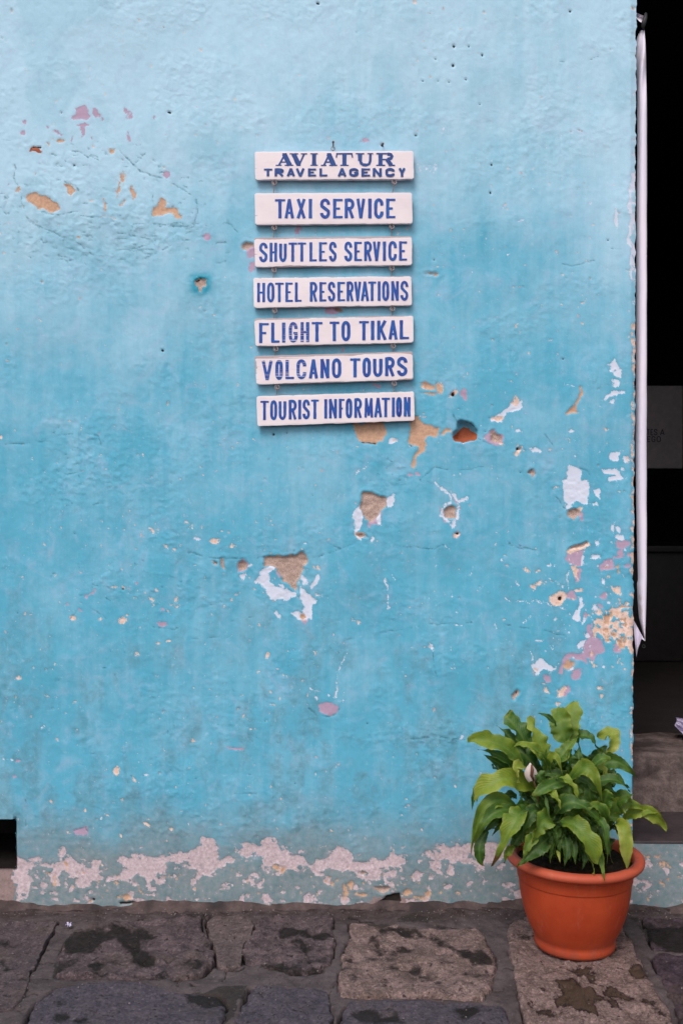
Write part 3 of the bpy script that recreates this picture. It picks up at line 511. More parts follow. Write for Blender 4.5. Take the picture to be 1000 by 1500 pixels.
def stone_mat(i):
    c1, c2 = cols[i]; m = NT('paving_stone_%d' % i)
    a_ = m.noise(22, 6, .65); f_ = m.noise(170, 5, .75); w_ = m.noise(7, 4, .6)
    c = m.mix(m.mr(a_, .38, .62), c1, c2); c = m.mix(m.mr(f_, .5, .8, 0, .6), c, tuple(min(1, v*1.9) for v in c2)); c = m.mix(m.mr(f_, .5, .2, 0, .8), c, tuple(v*.35 for v in c1))
    c = m.mix(m.mr(w_, .52, .66, 0, .4), c, (.08, .055, .04)); v_ = m.noise(320, 3, .9); u_ = m.noise(95, 5, .85); c = m.mix(m.mr(u_, .55, .68, 0, .75), c, tuple(v*2.3 for v in c2)); c = m.mix(m.mr(u_, .46, .34, 0, .85), c, tuple(v*.28 for v in c1)); c = m.mix(m.mr(v_, .58, .7, 0, .6), c, tuple(v*2.1 for v in c2))
    e = m.math('MULTIPLY', m.math('SUBTRACT', m.noise(75, 7, .78), .5), 16)
    s_ = m.math('MULTIPLY', m.mr(m.math('ADD', m.attr('stain'), e), -1.8, 2.6), m.mr(m.noise(30, 5, .7), .3, .5, .75, 1))
    c = m.mix(m.math('MULTIPLY', s_, .95), c, m.mix(f_, (.007, .0055, .005), (.020, .015, .013)))
    k_ = m.mr(m.math('ADD', m.attr('soak'), e), -.7, .7); kk = m.mr(m.attr('soak'), 1.2, 3.2)
    c = m.mix(m.math('MULTIPLY', k_, .9), c, m.mix(kk, (.012, .006, .005), (.052, .032, .020)))
    pit = m.mr(m.math('MULTIPLY', m.mr(m.noise(60, 3, .5), .62, .68), m.mr(a_, .45, .55)), 0, 1)
    c = m.mix(m.math('MULTIPLY', pit, .8), c, (.015, .012, .012))
    c = m.mix(m.mr(m.noise(48, 6, .8, dist=.8), .57, .66, 0, .75), c, tuple(v*.30 for v in c1)); c = m.mix(m.mr(m.noise(60, 6, .8, dist=.5), .60, .70, 0, .5), c, tuple(v*1.7 for v in c2))
    rg = m.math('SUBTRACT', m.mr(a_, .3, .7, .62, .8), m.math('MULTIPLY', s_, .12))
    hh = m.math('SUBTRACT', m.math('ADD', m.math('MULTIPLY', a_, .8), m.math('MULTIPLY', f_, .8)), m.math('MULTIPLY', pit, .8))
    return m.fin(c, rg, m.bump(hh, .9, .0055 if i in (4, 1, 5) else .003), .12)
SM = [stone_mat(i) for i in range(6)]
pav = empty('pavement', (0, -.4, 0)); tag(pav, kind='structure')
ground_polys = []
def to_px(X, Y):
    d = np.maximum(Y+D, .3); return 500+X*F/d, 750+CH*F/d
def build_stone(pts, ci, seed, top=.006):
    n = len(pts); cx = sum(q[0] for q in pts)/n; cy = sum(q[1] for q in pts)/n
    out = []
    for i in range(n):
        a_ = Vector(pts[i]); b_ = Vector(pts[(i+1) % n]); k = max(1, int((b_-a_).length/.007))
        for j in range(k): out.append(a_+(b_-a_)*j/k)
    O = np.array([tuple(q) for q in out]); O0 = np.roll(O, 2, 0)*.25+O*.5+np.roll(O, -2, 0)*.25
    dirs = O0-np.array([cx, cy]); ln_ = np.linalg.norm(dirs, axis=1, keepdims=True)
    O0 = O0+dirs/ln_*(fbm(O0[:, 0]*45, O0[:, 1]*45, seed, 4)*.0075)[:, None]
    rings = [1.0, 1.0, .985, .96, .93]+list(np.linspace(.89, .04, 20)); zs = [-.04, -.010, -.002, .0, .0]+[0]*20
    V = []; N = len(O0)
    R0 = float(ln_.mean())
    for r, z in zip(rings, zs):
        q = np.array([cx, cy])+(O0-np.array([cx, cy]))*r
        zz = np.full(N, z+top)
        rn = fbm(q[:, 0]*9, q[:, 1]*9, seed+3, 3)*.006+fbm(q[:, 0]*45, q[:, 1]*45, seed+5, 3)*(.0048 if ci in (1, 4, 5) else .0018)+np.minimum(0, fbm(q[:, 0]*22, q[:, 1]*22, seed+9, 3)+.25)*(.009 if ci in (1, 4, 5) else .003)
        zz += rn*(1 if z > -.03 else 0)+.004*(1-r)*0
        V.append(np.column_stack([q, zz]))
    V.append(np.array([[cx, cy, top]])); V = np.concatenate(V)
    Fc = []
    for k in range(len(rings)-1):
        for i in range(N): j = (i+1) % N; Fc.append((k*N+i, k*N+j, (k+1)*N+j, (k+1)*N+i))
    last = (len(rings)-1)*N
    for i in range(N): Fc.append((last+i, last+(i+1) % N, len(V)-1))
    px, py = to_px(V[:, 0], V[:, 1])
    w1 = fbm(px/16, py/10, 4, 4)*7; w2 = fbm(px/16, py/10, 8, 4)*4
    st = field(px, py, STAINS, w1, w2); sk = field(px, py, DARKS, w1, w2)
    V[:, 2] -= sst(-1, 3, st)*.0015
    return mesh_obj('paving_stone', V, Fc, SM[ci], pav, True, {'stain': st, 'soak': sk})
for i, (pl_, ci) in enumerate(STONES):
    q = [G(a_, b_) for a_, b_ in pl_]; q = [(v.x, v.y) for v in q][::-1]
    ground_polys.append(q); build_stone(q, ci, 100+i*7, (.006, .007, .003, .007, .006, .008, .009, .006, .010, .004, .002)[i])
# the same rough slabs go on outside the picture
rr = random.Random(3)
def slab_row(y0, y1, x0, x1, skip=None):
    xx = x0
    while xx < x1:
        w = rr.uniform(.2, .42)
        if skip and xx+w > skip[0] and xx < skip[1]: xx = skip[1] if xx < skip[1] else xx+w; continue
        e = .018; j = lambda: rr.uniform(-.014, .014)
        q = [(xx+e+j(), y0+e+j()), (xx+w*.5, y0+e*.6+j()), (xx+w-e+j(), y0+e+j()), (xx+w-e*.7+j(), (y0+y1)/2), (xx+w-e+j(), y1-e+j()), (xx+w*.5, y1-e*.6+j()), (xx+e+j(), y1-e+j()), (xx+e*.7+j(), (y0+y1)/2)]
        ground_polys.append(q); build_stone(q, rr.choice([0, 1, 3, 3, 4, 5]), rr.randrange(400)); xx += w
slab_row(-.36, -.05, -2.2, 2.4, (-1.33, 1.36)); slab_row(-.86, -.40, -2.2, 2.4, (-1.22, 1.12))
slab_row(-1.22, -.90, -2.2, 2.4); slab_row(-1.6, -1.24, -2.2, 2.4)
# mortar sheet between the stones
gx = np.concatenate([np.arange(-9, -1.6, .3), np.arange(-1.6, 1.6, .0045), np.arange(1.6, 9, .3)]); gy = np.concatenate([np.arange(-7, -.9, .25), np.arange(-.9, .015, .0045)])
GX, GY = np.meshgrid(gx, gy); X_ = GX.ravel(); Y_ = GY.ravel()
sdm = np.full(X_.shape, -1.0)
for q in ground_polys:
    xs = [a_[0] for a_ in q]; yy_ = [a_[1] for a_ in q]; m_ = (X_ > min(xs)-.05) & (X_ < max(xs)+.05) & (Y_ > min(yy_)-.05) & (Y_ < max(yy_)+.05)
    if m_.any(): sdm[m_] = np.maximum(sdm[m_], poly_sd(X_[m_], Y_[m_], q))
gap = sst(-.006, -.001, sdm)*sst(-.5, .05, fbm(X_*11, Y_*11, 200, 3))
zz = .0005+fbm(X_*12, Y_*12, 201, 4)*.0045+fbm(X_*60, Y_*60, 202, 3)*.0016-gap*.022-sst(.002, .012, sdm)*.02
px, py = to_px(X_, Y_)
CR = []
p, b, l = Z(0, 1310, .26)
CR += [l(.9, (265, 300), (350, 310)), l(.8, (200, 382), (310, 382)), l(.8, (170, 480), (420, 482)), l(.9, (130, 575), (215, 575)), l(.9, (100, 655), (150, 655)), l(1.0, (725, 485), (705, 515), (760, 525)), l(1.4, (500, 180), (720, 165), (830, 130)), l(1.2, (430, 190), (520, 178))]
p, b, l = Z(240, 1310, .26)
CR += [l(1.2, (350, 420), (330, 490)), l(.8, (620, 500), (635, 465)), l(1, (80, 515), (80, 490)), l(1.2, (140, 515), (215, 530)), l(1, (380, 430), (460, 405)), l(1.4, (0, 150), (220, 150)), l(1.6, (230, 90), (232, 150))]
p, b, l = Z(480, 1310, .3)
CR += [l(.9, (850, 370), (925, 375)), l(.8, (780, 480), (860, 460)), l(1.3, (540, 160), (740, 170)), l(1.0, (0, 490), (60, 400)), l(1.6, (100, 110), (220, 140))]
crk = field(px, py, CR, fbm(px/10, py/10, 3, 2)*2, fbm(px/10, py/10, 5, 2)*2)
st = field(px, py, STAINS, fbm(px/20, py/12, 4, 3)*3, fbm(px/20, py/12, 8, 3)*2)
zz -= sst(-.5, 1, crk)*.006
GVm = np.column_stack([X_, Y_, zz]); nxx = len(gx); nyy = len(gy)
ii, jj = np.meshgrid(np.arange(nyy-1), np.arange(nxx-1), indexing='ij'); a = (ii*nxx+jj).ravel()
m = NT('mortar_joint'); a_ = m.noise(16, 6, .65); f_ = m.noise(200, 5, .7); w_ = m.noise(5, 4, .6)
c = m.mix(m.mr(a_, .35, .65), (.064, .048, .050), (.108, .082, .083)); c = m.mix(m.mr(f_, .35, .8, 0, .45), c, (.028, .022, .022)); c = m.mix(m.mr(w_, .5, .64, 0, .5), c, (.03, .021, .02))
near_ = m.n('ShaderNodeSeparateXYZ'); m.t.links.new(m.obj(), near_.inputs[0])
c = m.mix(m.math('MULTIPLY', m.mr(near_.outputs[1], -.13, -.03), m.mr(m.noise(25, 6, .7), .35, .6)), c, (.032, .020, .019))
c = m.mix(m.mr(m.attr('gap'), .25, .8), c, (.008, .006, .006)); c = m.mix(m.mr(m.attr('crackline'), -.4, .5, 0, .85), c, (.015, .011, .011))
c = m.mix(m.mr(m.math('ADD', m.attr('stain'), m.math('MULTIPLY', m.math('SUBTRACT', m.noise(110, 5, .7), .5), 10)), -.7, .7, 0, .8), c, (.022, .018, .016))
v_ = m.noise(260, 3, .9); c = m.mix(m.mr(v_, .58, .72, 0, .5), c, (.17, .14, .135)); c = m.mix(m.mr(v_, .42, .3, 0, .6), c, (.02, .015, .014)); c = m.mix(m.mr(m.noise(55, 6, .85), .54, .66, 0, .7), c, (.022, .016, .015)); c = m.mix(m.mr(m.noise(85, 5, .85), .58, .68, 0, .6), c, (.17, .135, .13))
M_MORTAR = m.fin(c, .78, m.bump(m.math('ADD', a_, m.math('MULTIPLY', f_, .7)), .8, .0035), .12)
mesh_obj('mortar_bed', GVm, np.stack([a, a+1, a+nxx+1, a+nxx], 1), M_MORTAR, pav, True, {'gap': gap, 'crackline': crk, 'stain': st})

# ------------------------------------------------------------------ sign boards
def tube(pts, r, seg=6, closed=False):
    pts = [Vector(q) for q in pts]; n = len(pts); V = []; Fc = []; up = None
    for i in range(n):
        t = (pts[(i+1) % n]-pts[i-1]) if closed else (pts[min(i+1, n-1)]-pts[max(i-1, 0)])
        t.normalize()
        if up is None: up = t.orthogonal()
        up = (up-t*up.dot(t)).normalized(); bi = t.cross(up)
        rr_ = r[i] if isinstance(r, (list, tuple)) else r
        for k in range(seg): a_ = 2*math.pi*k/seg; V.append(pts[i]+(up*math.cos(a_)+bi*math.sin(a_))*rr_)
    for i in range(n if closed else n-1):
        for k in range(seg): j = (i+1) % n; Fc.append((i*seg+k, i*seg+(k+1) % seg, j*seg+(k+1) % seg, j*seg+k))
    if not closed: Fc.append(tuple(range(seg))[::-1]); Fc.append(tuple((n-1)*seg+k for k in range(seg)))
    return V, Fc
def join(parts):
    V = []; Fc = []
    for v, f in parts: o = len(V); V += list(v); Fc += [tuple(i+o for i in q) for q in f]
    return V, Fc
m = NT('white_board_paint')
wr = m.attr('wear'); e = m.math('MULTIPLY', m.math('SUBTRACT', m.noise(55, 6, .7, stretch=(.35, 1, 1.6)), .5), 9)
wv = m.mr(m.math('ADD', wr, e), -.3, .5); gn = m.noise(40, 5, .6, stretch=(.3, 1, 3)); gd = m.noise(9, 5, .6)
c = m.mix(m.mr(gd, .35, .7), (.80, .70, .725), (.74, .63, .66)); c = m.mix(m.mr(gn, .55, .8, 0, .35), c, (.60, .50, .53))
c = m.mix(m.math('MULTIPLY', wv, .95), c, m.mix(gn, (.30, .20, .20), (.50, .40, .41)))
sc = m.math('MULTIPLY', m.mr(m.noise(26, 2, .4, stretch=(.12, 1, 9)), .70, .74), m.mr(wr, -6, -1, 0, 1)); c = m.mix(sc, c, (.36, .26, .26))
M_BOARD = m.fin(c, .5, m.bump(m.math('SUBTRACT', m.math('MULTIPLY', gn, .3), wv), .5, .0008), .35)
def ink(name, c1, c2):
    m = NT(name); a_ = m.noise(110, 4, .6, stretch=(1.4, 1, .35)); b_ = m.noise(420, 5, .75)
    c = m.mix(m.mr(a_, .4, .62), c1, c2); c = m.mix(m.mr(b_, .70, .76, 0, .7), c, (.62, .54, .62))
    g = m.noise(30, 3, .5, stretch=(.15, 1, 14)); c = m.mix(m.math('MULTIPLY', m.mr(g, .60, .64), m.attr('scrape')), c, (.66, .56, .60))
    return m.fin(c, .45, m.bump(a_, .3, .0004), .35)
M_INK = ink('blue_sign_paint', (.016, .048, .28), (.008, .095, .38)); M_INK2 = ink('dark_blue_sign_paint', (.012, .040, .19), (.010, .065, .26))
M_WIRE = rough_mat('rusty_wire', (.22, .15, .14), (.42, .33, .33), None, 300, .5, .0003, .5); M_WIRE.node_tree.nodes['Principled BSDF'].inputs['Metallic'].default_value = .4

def arc(cx, cy, rx, ry, a0, a1, n=12): return [(cx+rx*math.cos(R(a0+(a1-a0)*i/n)), cy+ry*math.sin(R(a0+(a1-a0)*i/n))) for i in range(n+1)]
# glyph strokes in a unit box, y up
def glyph(ch):
    g = {'I': [[(.5, 1), (.5, 0)]], 'T': [[(0, 1), (1, 1)], [(.5, 1), (.5, 0)]], 'L': [[(0, 1), (0, 0)], [(0, 0), (1, 0)]],
     'E': [[(0, 1), (0, 0)], [(0, 1), (1, 1)], [(0, .5), (.8, .5)], [(0, 0), (1, 0)]], 'F': [[(0, 1), (0, 0)], [(0, 1), (1, 1)], [(0, .5), (.8, .5)]],
     'H': [[(0, 1), (0, 0)], [(1, 1), (1, 0)], [(0, .5), (1, .5)]], 'A': [[(.5, 1), (0, 0)], [(.5, 1), (1, 0)], [(.2, .28), (.8, .28)]],
     'V': [[(0, 1), (.5, 0)], [(1, 1), (.5, 0)]], 'X': [[(0, 1), (1, 0)], [(1, 1), (0, 0)]], 'N': [[(0, 0), (0, 1)], [(0, 1), (1, 0)], [(1, 0), (1, 1)]],
     'M': [[(0, 0), (.1, 1)], [(.1, 1), (.5, .1)], [(.5, .1), (.9, 1)], [(.9, 1), (1, 0)]], 'K': [[(0, 1), (0, 0)], [(1, 1), (.08, .42)], [(.3, .58), (1, 0)]],
     'Y': [[(0, 1), (.5, .45)], [(1, 1), (.5, .45)], [(.5, .5), (.5, 0)]],
     'O': [arc(.5, .72, .5, .28, 0, 180)+arc(.5, .28, .5, .28, 180, 360)+[(1, .72)]],
     'U': [[(0, 1), (0, .3)]+arc(.5, .28, .5, .28, 180, 360)+[(1, 1)]],
     'C': [[(1, .68)]+arc(.5, .72, .5, .28, 10, 180)+arc(.5, .28, .5, .28, 180, 350)+[(1, .32)]],
     'G': [[(1, .70)]+arc(.5, .72, .5, .28, 10, 180)+arc(.5, .28, .5, .28, 180, 360)+[(1, .46)], [(.55, .46), (1, .46)]],
     'S': [[(1, .74)]+arc(.5, .76, .5, .24, 10, 180, 10)+[(.05, .64), (.5, .50), (.95, .36), (1, .26)]+arc(.5, .24, .5, .24, 0, -170, 10)+[(0, .24)]],
     'R': [[(0, 1), (0, 0)], [(0, 1), (.5, 1)]+arc(.5, .75, .5, .25, 90, -90, 9)+[(0, .5)], [(.45, .5), (1, 0)]]}
    return g[ch]
def ribbon(pts, w, depth, seed):
    pts = [Vector((a_, b_)) for a_, b_ in pts]; dense = [pts[0]]
    for a_, b_ in zip(pts[:-1], pts[1:]):
        k = max(1, int((b_-a_).length/1.6))
        for j in range(1, k+1): dense.append(a_+(b_-a_)*j/k)
    n = len(dense); V = []
    t0 = (dense[1]-dense[0]).normalized(); t1 = (dense[-1]-dense[-2]).normalized()
    dense[0] = dense[0]-t0*.25; dense[-1] = dense[-1]+t1*.25
    for i in range(n):
        t = (dense[min(i+1, n-1)]-dense[max(i-1, 0)]).normalized(); nr = Vector((-t.y, t.x))
        s_ = i/(n-1); ww = w*(1+.06*float(vn(i*.4, seed*3.3, 1)))*(.90 if (i in (0, n-1)) else 1)*(1+.07*abs(2*s_-1)**3)
        V.append(dense[i]+nr*ww/2); V.append(dense[i]-nr*ww/2)
    return [(v.x, v.y, depth) for v in V], [(2*i, 2*i+1, 2*i+3, 2*i+2) for i in range(n-1)]
def serif(ch, x0, x1, yb, yt):
    W = x1-x0; H = yt-yb; X = lambda u: x0+u*W; Y = lambda v: yb+v*H; th = 1.7; tk = 6.0; S = []
    def s_(w, *q): S.append(([(X(u), Y(v)) for u, v in q], w))
    lo, hi = .05, .95
    if ch == 'A': s_(2.6, (.17, .03), (.52, .92)); s_(tk+1, (.48, .93), (.80, .05)); s_(1.8, (.25, .3), (.7, .3)); s_(th, (0, lo), (.32, lo)); s_(th, (.52, lo), (1, lo)); s_(2, (.38, hi), (.62, hi))
    if ch == 'V': s_(tk+1, (.22, .95), (.52, .07)); s_(2.6, (.84, .95), (.54, .08)); s_(th, (0, hi), (.48, hi)); s_(th, (.66, hi), (1, hi)); s_(2, (.42, .05), (.62, .05))
    if ch == 'I': s_(tk, (.5, .96), (.5, .04)); s_(th, (0, hi), (1, hi)); s_(th, (0, lo), (1, lo))
    if ch == 'T': s_(tk, (.5, .96), (.5, .04)); s_(2.2, (.02, hi), (.98, hi)); s_(2.0, (.06, .98), (.02, .66)); s_(2.0, (.94, .98), (.98, .66)); s_(th, (.26, lo), (.74, lo))
    if ch == 'U':
        s_(tk, (.24, .96), (.24, .4)); s_(3.6, (.26, .45), (.3, .2), (.45, .07), (.6, .06), (.78, .15), (.84, .4), (.85, .9)); s_(th, (0, hi), (.48, hi)); s_(th, (.68, hi), (1, hi)); s_(3.4, (.28, .3), (.4, .12), (.6, .1))
    if ch == 'R':
        s_(tk, (.22, .96), (.22, .04)); s_(2.2, (.05, hi), (.62, hi)); s_(4.6, (.60, .92), (.78, .88), (.84, .74), (.78, .58), (.60, .52)); s_(2, (.25, .5), (.62, .5)); s_(tk, (.58, .5), (.80, .07)); s_(th, (0, lo), (.46, lo)); s_(th, (.66, lo), (1, lo)); s_(th, (0, hi), (.2, hi))
    return S
BOARDS = [
 ('topmost white board, lettered AVIATUR in serif capitals above TRAVEL AGENCY', [(373, 222), (605, 221), (606, 262), (374, 263)],
  [('serif', [('A', 404, 429.5), ('V', 424.5, 449.5), ('I', 454.8, 465), ('A', 470, 493.5), ('T', 492, 516.5), ('U', 521, 546), ('R', 551, 578)], (243, 224.5), (243, 224), 5),
   ('wide', [('T', 386, 399), ('R', 402, 416), ('A', 419.5, 432.5), ('V', 432.8, 446.5), ('E', 450.8, 463), ('L', 467.6, 479.5), ('A', 494, 507.6), ('G', 511, 525), ('E', 529, 542), ('N', 545.5, 559), ('C', 564, 578), ('Y', 583, 594)], (258, 247), (258.5, 246.5), 3.9)], 0),
 ('white board lettered TAXI SERVICE, second from the top of the hanging signs', [(373, 283), (603, 282), (604, 327), (374, 329)],
  [('tall', [('T', 402, 418), ('A', 416.5, 431), ('X', 434, 448), ('I', 452, 457), ('S', 468.5, 483.5), ('E', 487.5, 502), ('R', 504.5, 519), ('V', 521.5, 535), ('I', 539, 544), ('C', 547.5, 561.5), ('E', 565, 579)], (319.7, 291.8), (319.5, 291), 4.8)], 0),
 ('white board lettered SHUTTLES SERVICE, with bare wood along its top edge', [(372.4, 348), (603, 346), (603, 388), (374, 391)],
  [('tall', [('S', 379.4, 392), ('H', 394.8, 406), ('U', 408.8, 420), ('T', 422, 435.4), ('T', 435.4, 448.5), ('L', 453, 464), ('E', 467, 479), ('S', 481.6, 493), ('S', 504, 515.8), ('E', 518.5, 530), ('R', 533, 544.6), ('V', 545.5, 557), ('I', 560.5, 565), ('C', 568.4, 581), ('E', 584, 596)], (383.5, 356), (381.5, 353.5), 4.3)], 1),
 ('white board lettered HOTEL RESERVATIONS, fourth in the hanging row', [(371, 407), (602, 404.5), (603, 447), (372, 450.5)],
  [('tall', [('H', 376.6, 388.4), ('O', 391, 402), ('T', 402.4, 415.8), ('E', 417.8, 429), ('L', 431.8, 441.8), ('R', 453.6, 464.8), ('E', 467.6, 478), ('S', 480, 491), ('E', 494, 505.4), ('R', 507.4, 518), ('V', 518.2, 529), ('A', 528, 540.4), ('T', 538.4, 551), ('I', 553, 557), ('O', 559.3, 569.8), ('N', 572.6, 583.8), ('S', 586, 597.8)], (442.6, 414.6), (439.8, 411.8), 4.1)], .3),
 ('white board lettered FLIGHT TO TIKAL, its corner worn at upper right', [(372.4, 467), (605, 462), (605, 501.5), (374.6, 507)],
  [('tall', [('F', 379.4, 394), ('L', 397, 409.6), ('I', 413, 418), ('G', 422.8, 436), ('H', 440, 453), ('T', 455.8, 472.4), ('T', 482, 497), ('O', 499.8, 513), ('T', 525, 540.4), ('I', 543, 548), ('K', 552, 566.4), ('A', 568.4, 582.4), ('L', 585, 599)], (502.6, 473.4), (496.4, 469), 4.8)], .7),
 ('white board lettered VOLCANO TOURS, scratched and worn at its left end', [(373, 521.6), (604, 515), (605, 556), (376, 563)],
  [('tall', [('V', 383, 399.6), ('O', 403, 414.4), ('L', 418, 431), ('C', 434, 448.6), ('A', 452, 466), ('N', 469, 482.4), ('O', 485.8, 499.8), ('T', 511.8, 527.8), ('O', 530.6, 543), ('U', 546, 560), ('R', 563.6, 578), ('S', 581, 596.4)], (556.6, 528.6), (550, 523), 4.9)], 1.2),
 ('lowest white board, lettered TOURIST INFORMATION, above the peeling ochre patches', [(376, 580.4), (606, 573.4), (607, 616), (377, 624)],
  [('tall', [('T', 380.8, 394), ('O', 395.6, 406), ('U', 408, 419.4), ('R', 422.8, 434.6), ('I', 436.8, 441), ('S', 443, 454), ('T', 455, 467), ('I', 474.6, 479.4), ('N', 481.6, 493.4), ('F', 496, 504.6), ('O', 506, 515.8), ('R', 518.6, 530), ('M', 533, 546.6), ('A', 547.4, 559.5), ('T', 558.2, 571), ('I', 574, 577.6), ('O', 579.6, 588.4), ('N', 591, 601)], (615.4, 587.4), (609.8, 581.8), 4.2)], .2)]
YB, TB = -.007, .013          # back face in front of wall, thickness
yf = YB-TB
def board_mesh(q, wear, seed):
    NXB, NZB = 118, 26; V = []; W = []
    def pt(u, v):
        a_ = Vector(q[0]).lerp(Vector(q[1]), u); b_ = Vector(q[3]).lerp(Vector(q[2]), u); return a_.lerp(b_, v)
    for j in range(NZB+1):
        for i in range(NXB+1):
            u, v = i/NXB, j/NZB; c_ = pt(u, v)
            ed = min(u*230, (1-u)*230, v*42, (1-v)*42)
            nn = float(vn(c_.x/9, c_.y/9, seed))*.8+float(vn(c_.x/3, c_.y/3, seed+2))*.3
            dx = dy = 0
            if u in (0, 1): dx = nn*.35
            if v in (0, 1): dy = nn*.4
            # chipped corners
            w3 = P(c_.x+dx, c_.y+dy, yf)
            cu, cv = min(u, 1-u)*230, min(v, 1-v)*42
            if cu < 3 and cv < 3: w3.x += (1 if u < .5 else -1)*WS*(1.1 if cu+cv < 1 else 0); w3.z += (-1 if v < .5 else 1)*WS*(1.1 if cu+cv < 1 else 0)
            w3.y += (.0004 if ed < .5 else 0)+nn*.00025
            V.append(w3)
            tp = (3.2 if v < .5 else 1.6)*wear
            wv_ = -1.2-ed*.9+tp*1.6*math.exp(-(v*42/4)**2)+wear*1.3*math.exp(-((1-v)*42/3)**2)+wear*1.5*float(vn(c_.x/30, v*2, seed+5))
            if seed == 65: wv_ += 3.2*math.exp(-(u*230/30)**2)*math.exp(-((v-.3)*3)**2)
            W.append(max(wv_, -8))
    nF = len(V); Fc = []
    for j in range(NZB):
        for i in range(NXB): a_ = j*(NXB+1)+i; Fc.append((a_, a_+NXB+1, a_+NXB+2, a_+1))
    loop = [i for i in range(NXB+1)]+[j*(NXB+1)+NXB for j in range(1, NZB+1)]+[NZB*(NXB+1)+i for i in range(NXB-1, -1, -1)]+[j*(NXB+1) for j in range(NZB-1, 0, -1)]
    n = len(loop); b1 = len(V)
    cen = pt(.5, .5)
    for k in loop: w3 = V[k].copy(); w3.y = yf+.0025; cc = P(cen.x, cen.y, yf); d_ = (w3-cc); w3.x += .0003*(1 if d_.x > 0 else -1); w3.z += .0003*(1 if d_.z > 0 else -1); V.append(w3); W.append(max(W[k], -2.0))
    b2 = len(V)
    for k in range(n): w3 = V[b1+k].copy(); w3.y = YB; V.append(w3); W.append(-.5)
    for k in range(n):
        k2 = (k+1) % n; Fc.append((loop[k], loop[k2], b1+k2, b1+k)); Fc.append((b1+k, b1+k2, b2+k2, b2+k))
    Fc.append(tuple(b2+k for k in range(n)))
    return V, Fc, W
def ring(cx, cz, r, y_, wire=.0011, squash=1.0): return tube([(cx+r*math.cos(t), y_+.0012*math.sin(t), cz+r*squash*math.sin(t)) for t in [2*math.pi*i/14 for i in range(14)]], wire, 6, True)
yh = (YB+yf)/2
HOOKX = ((402, 577), (402, 573.5), (401.5, 573.5), (402.5, 574.5), (404, 575.5), (406, 577))
boards = []
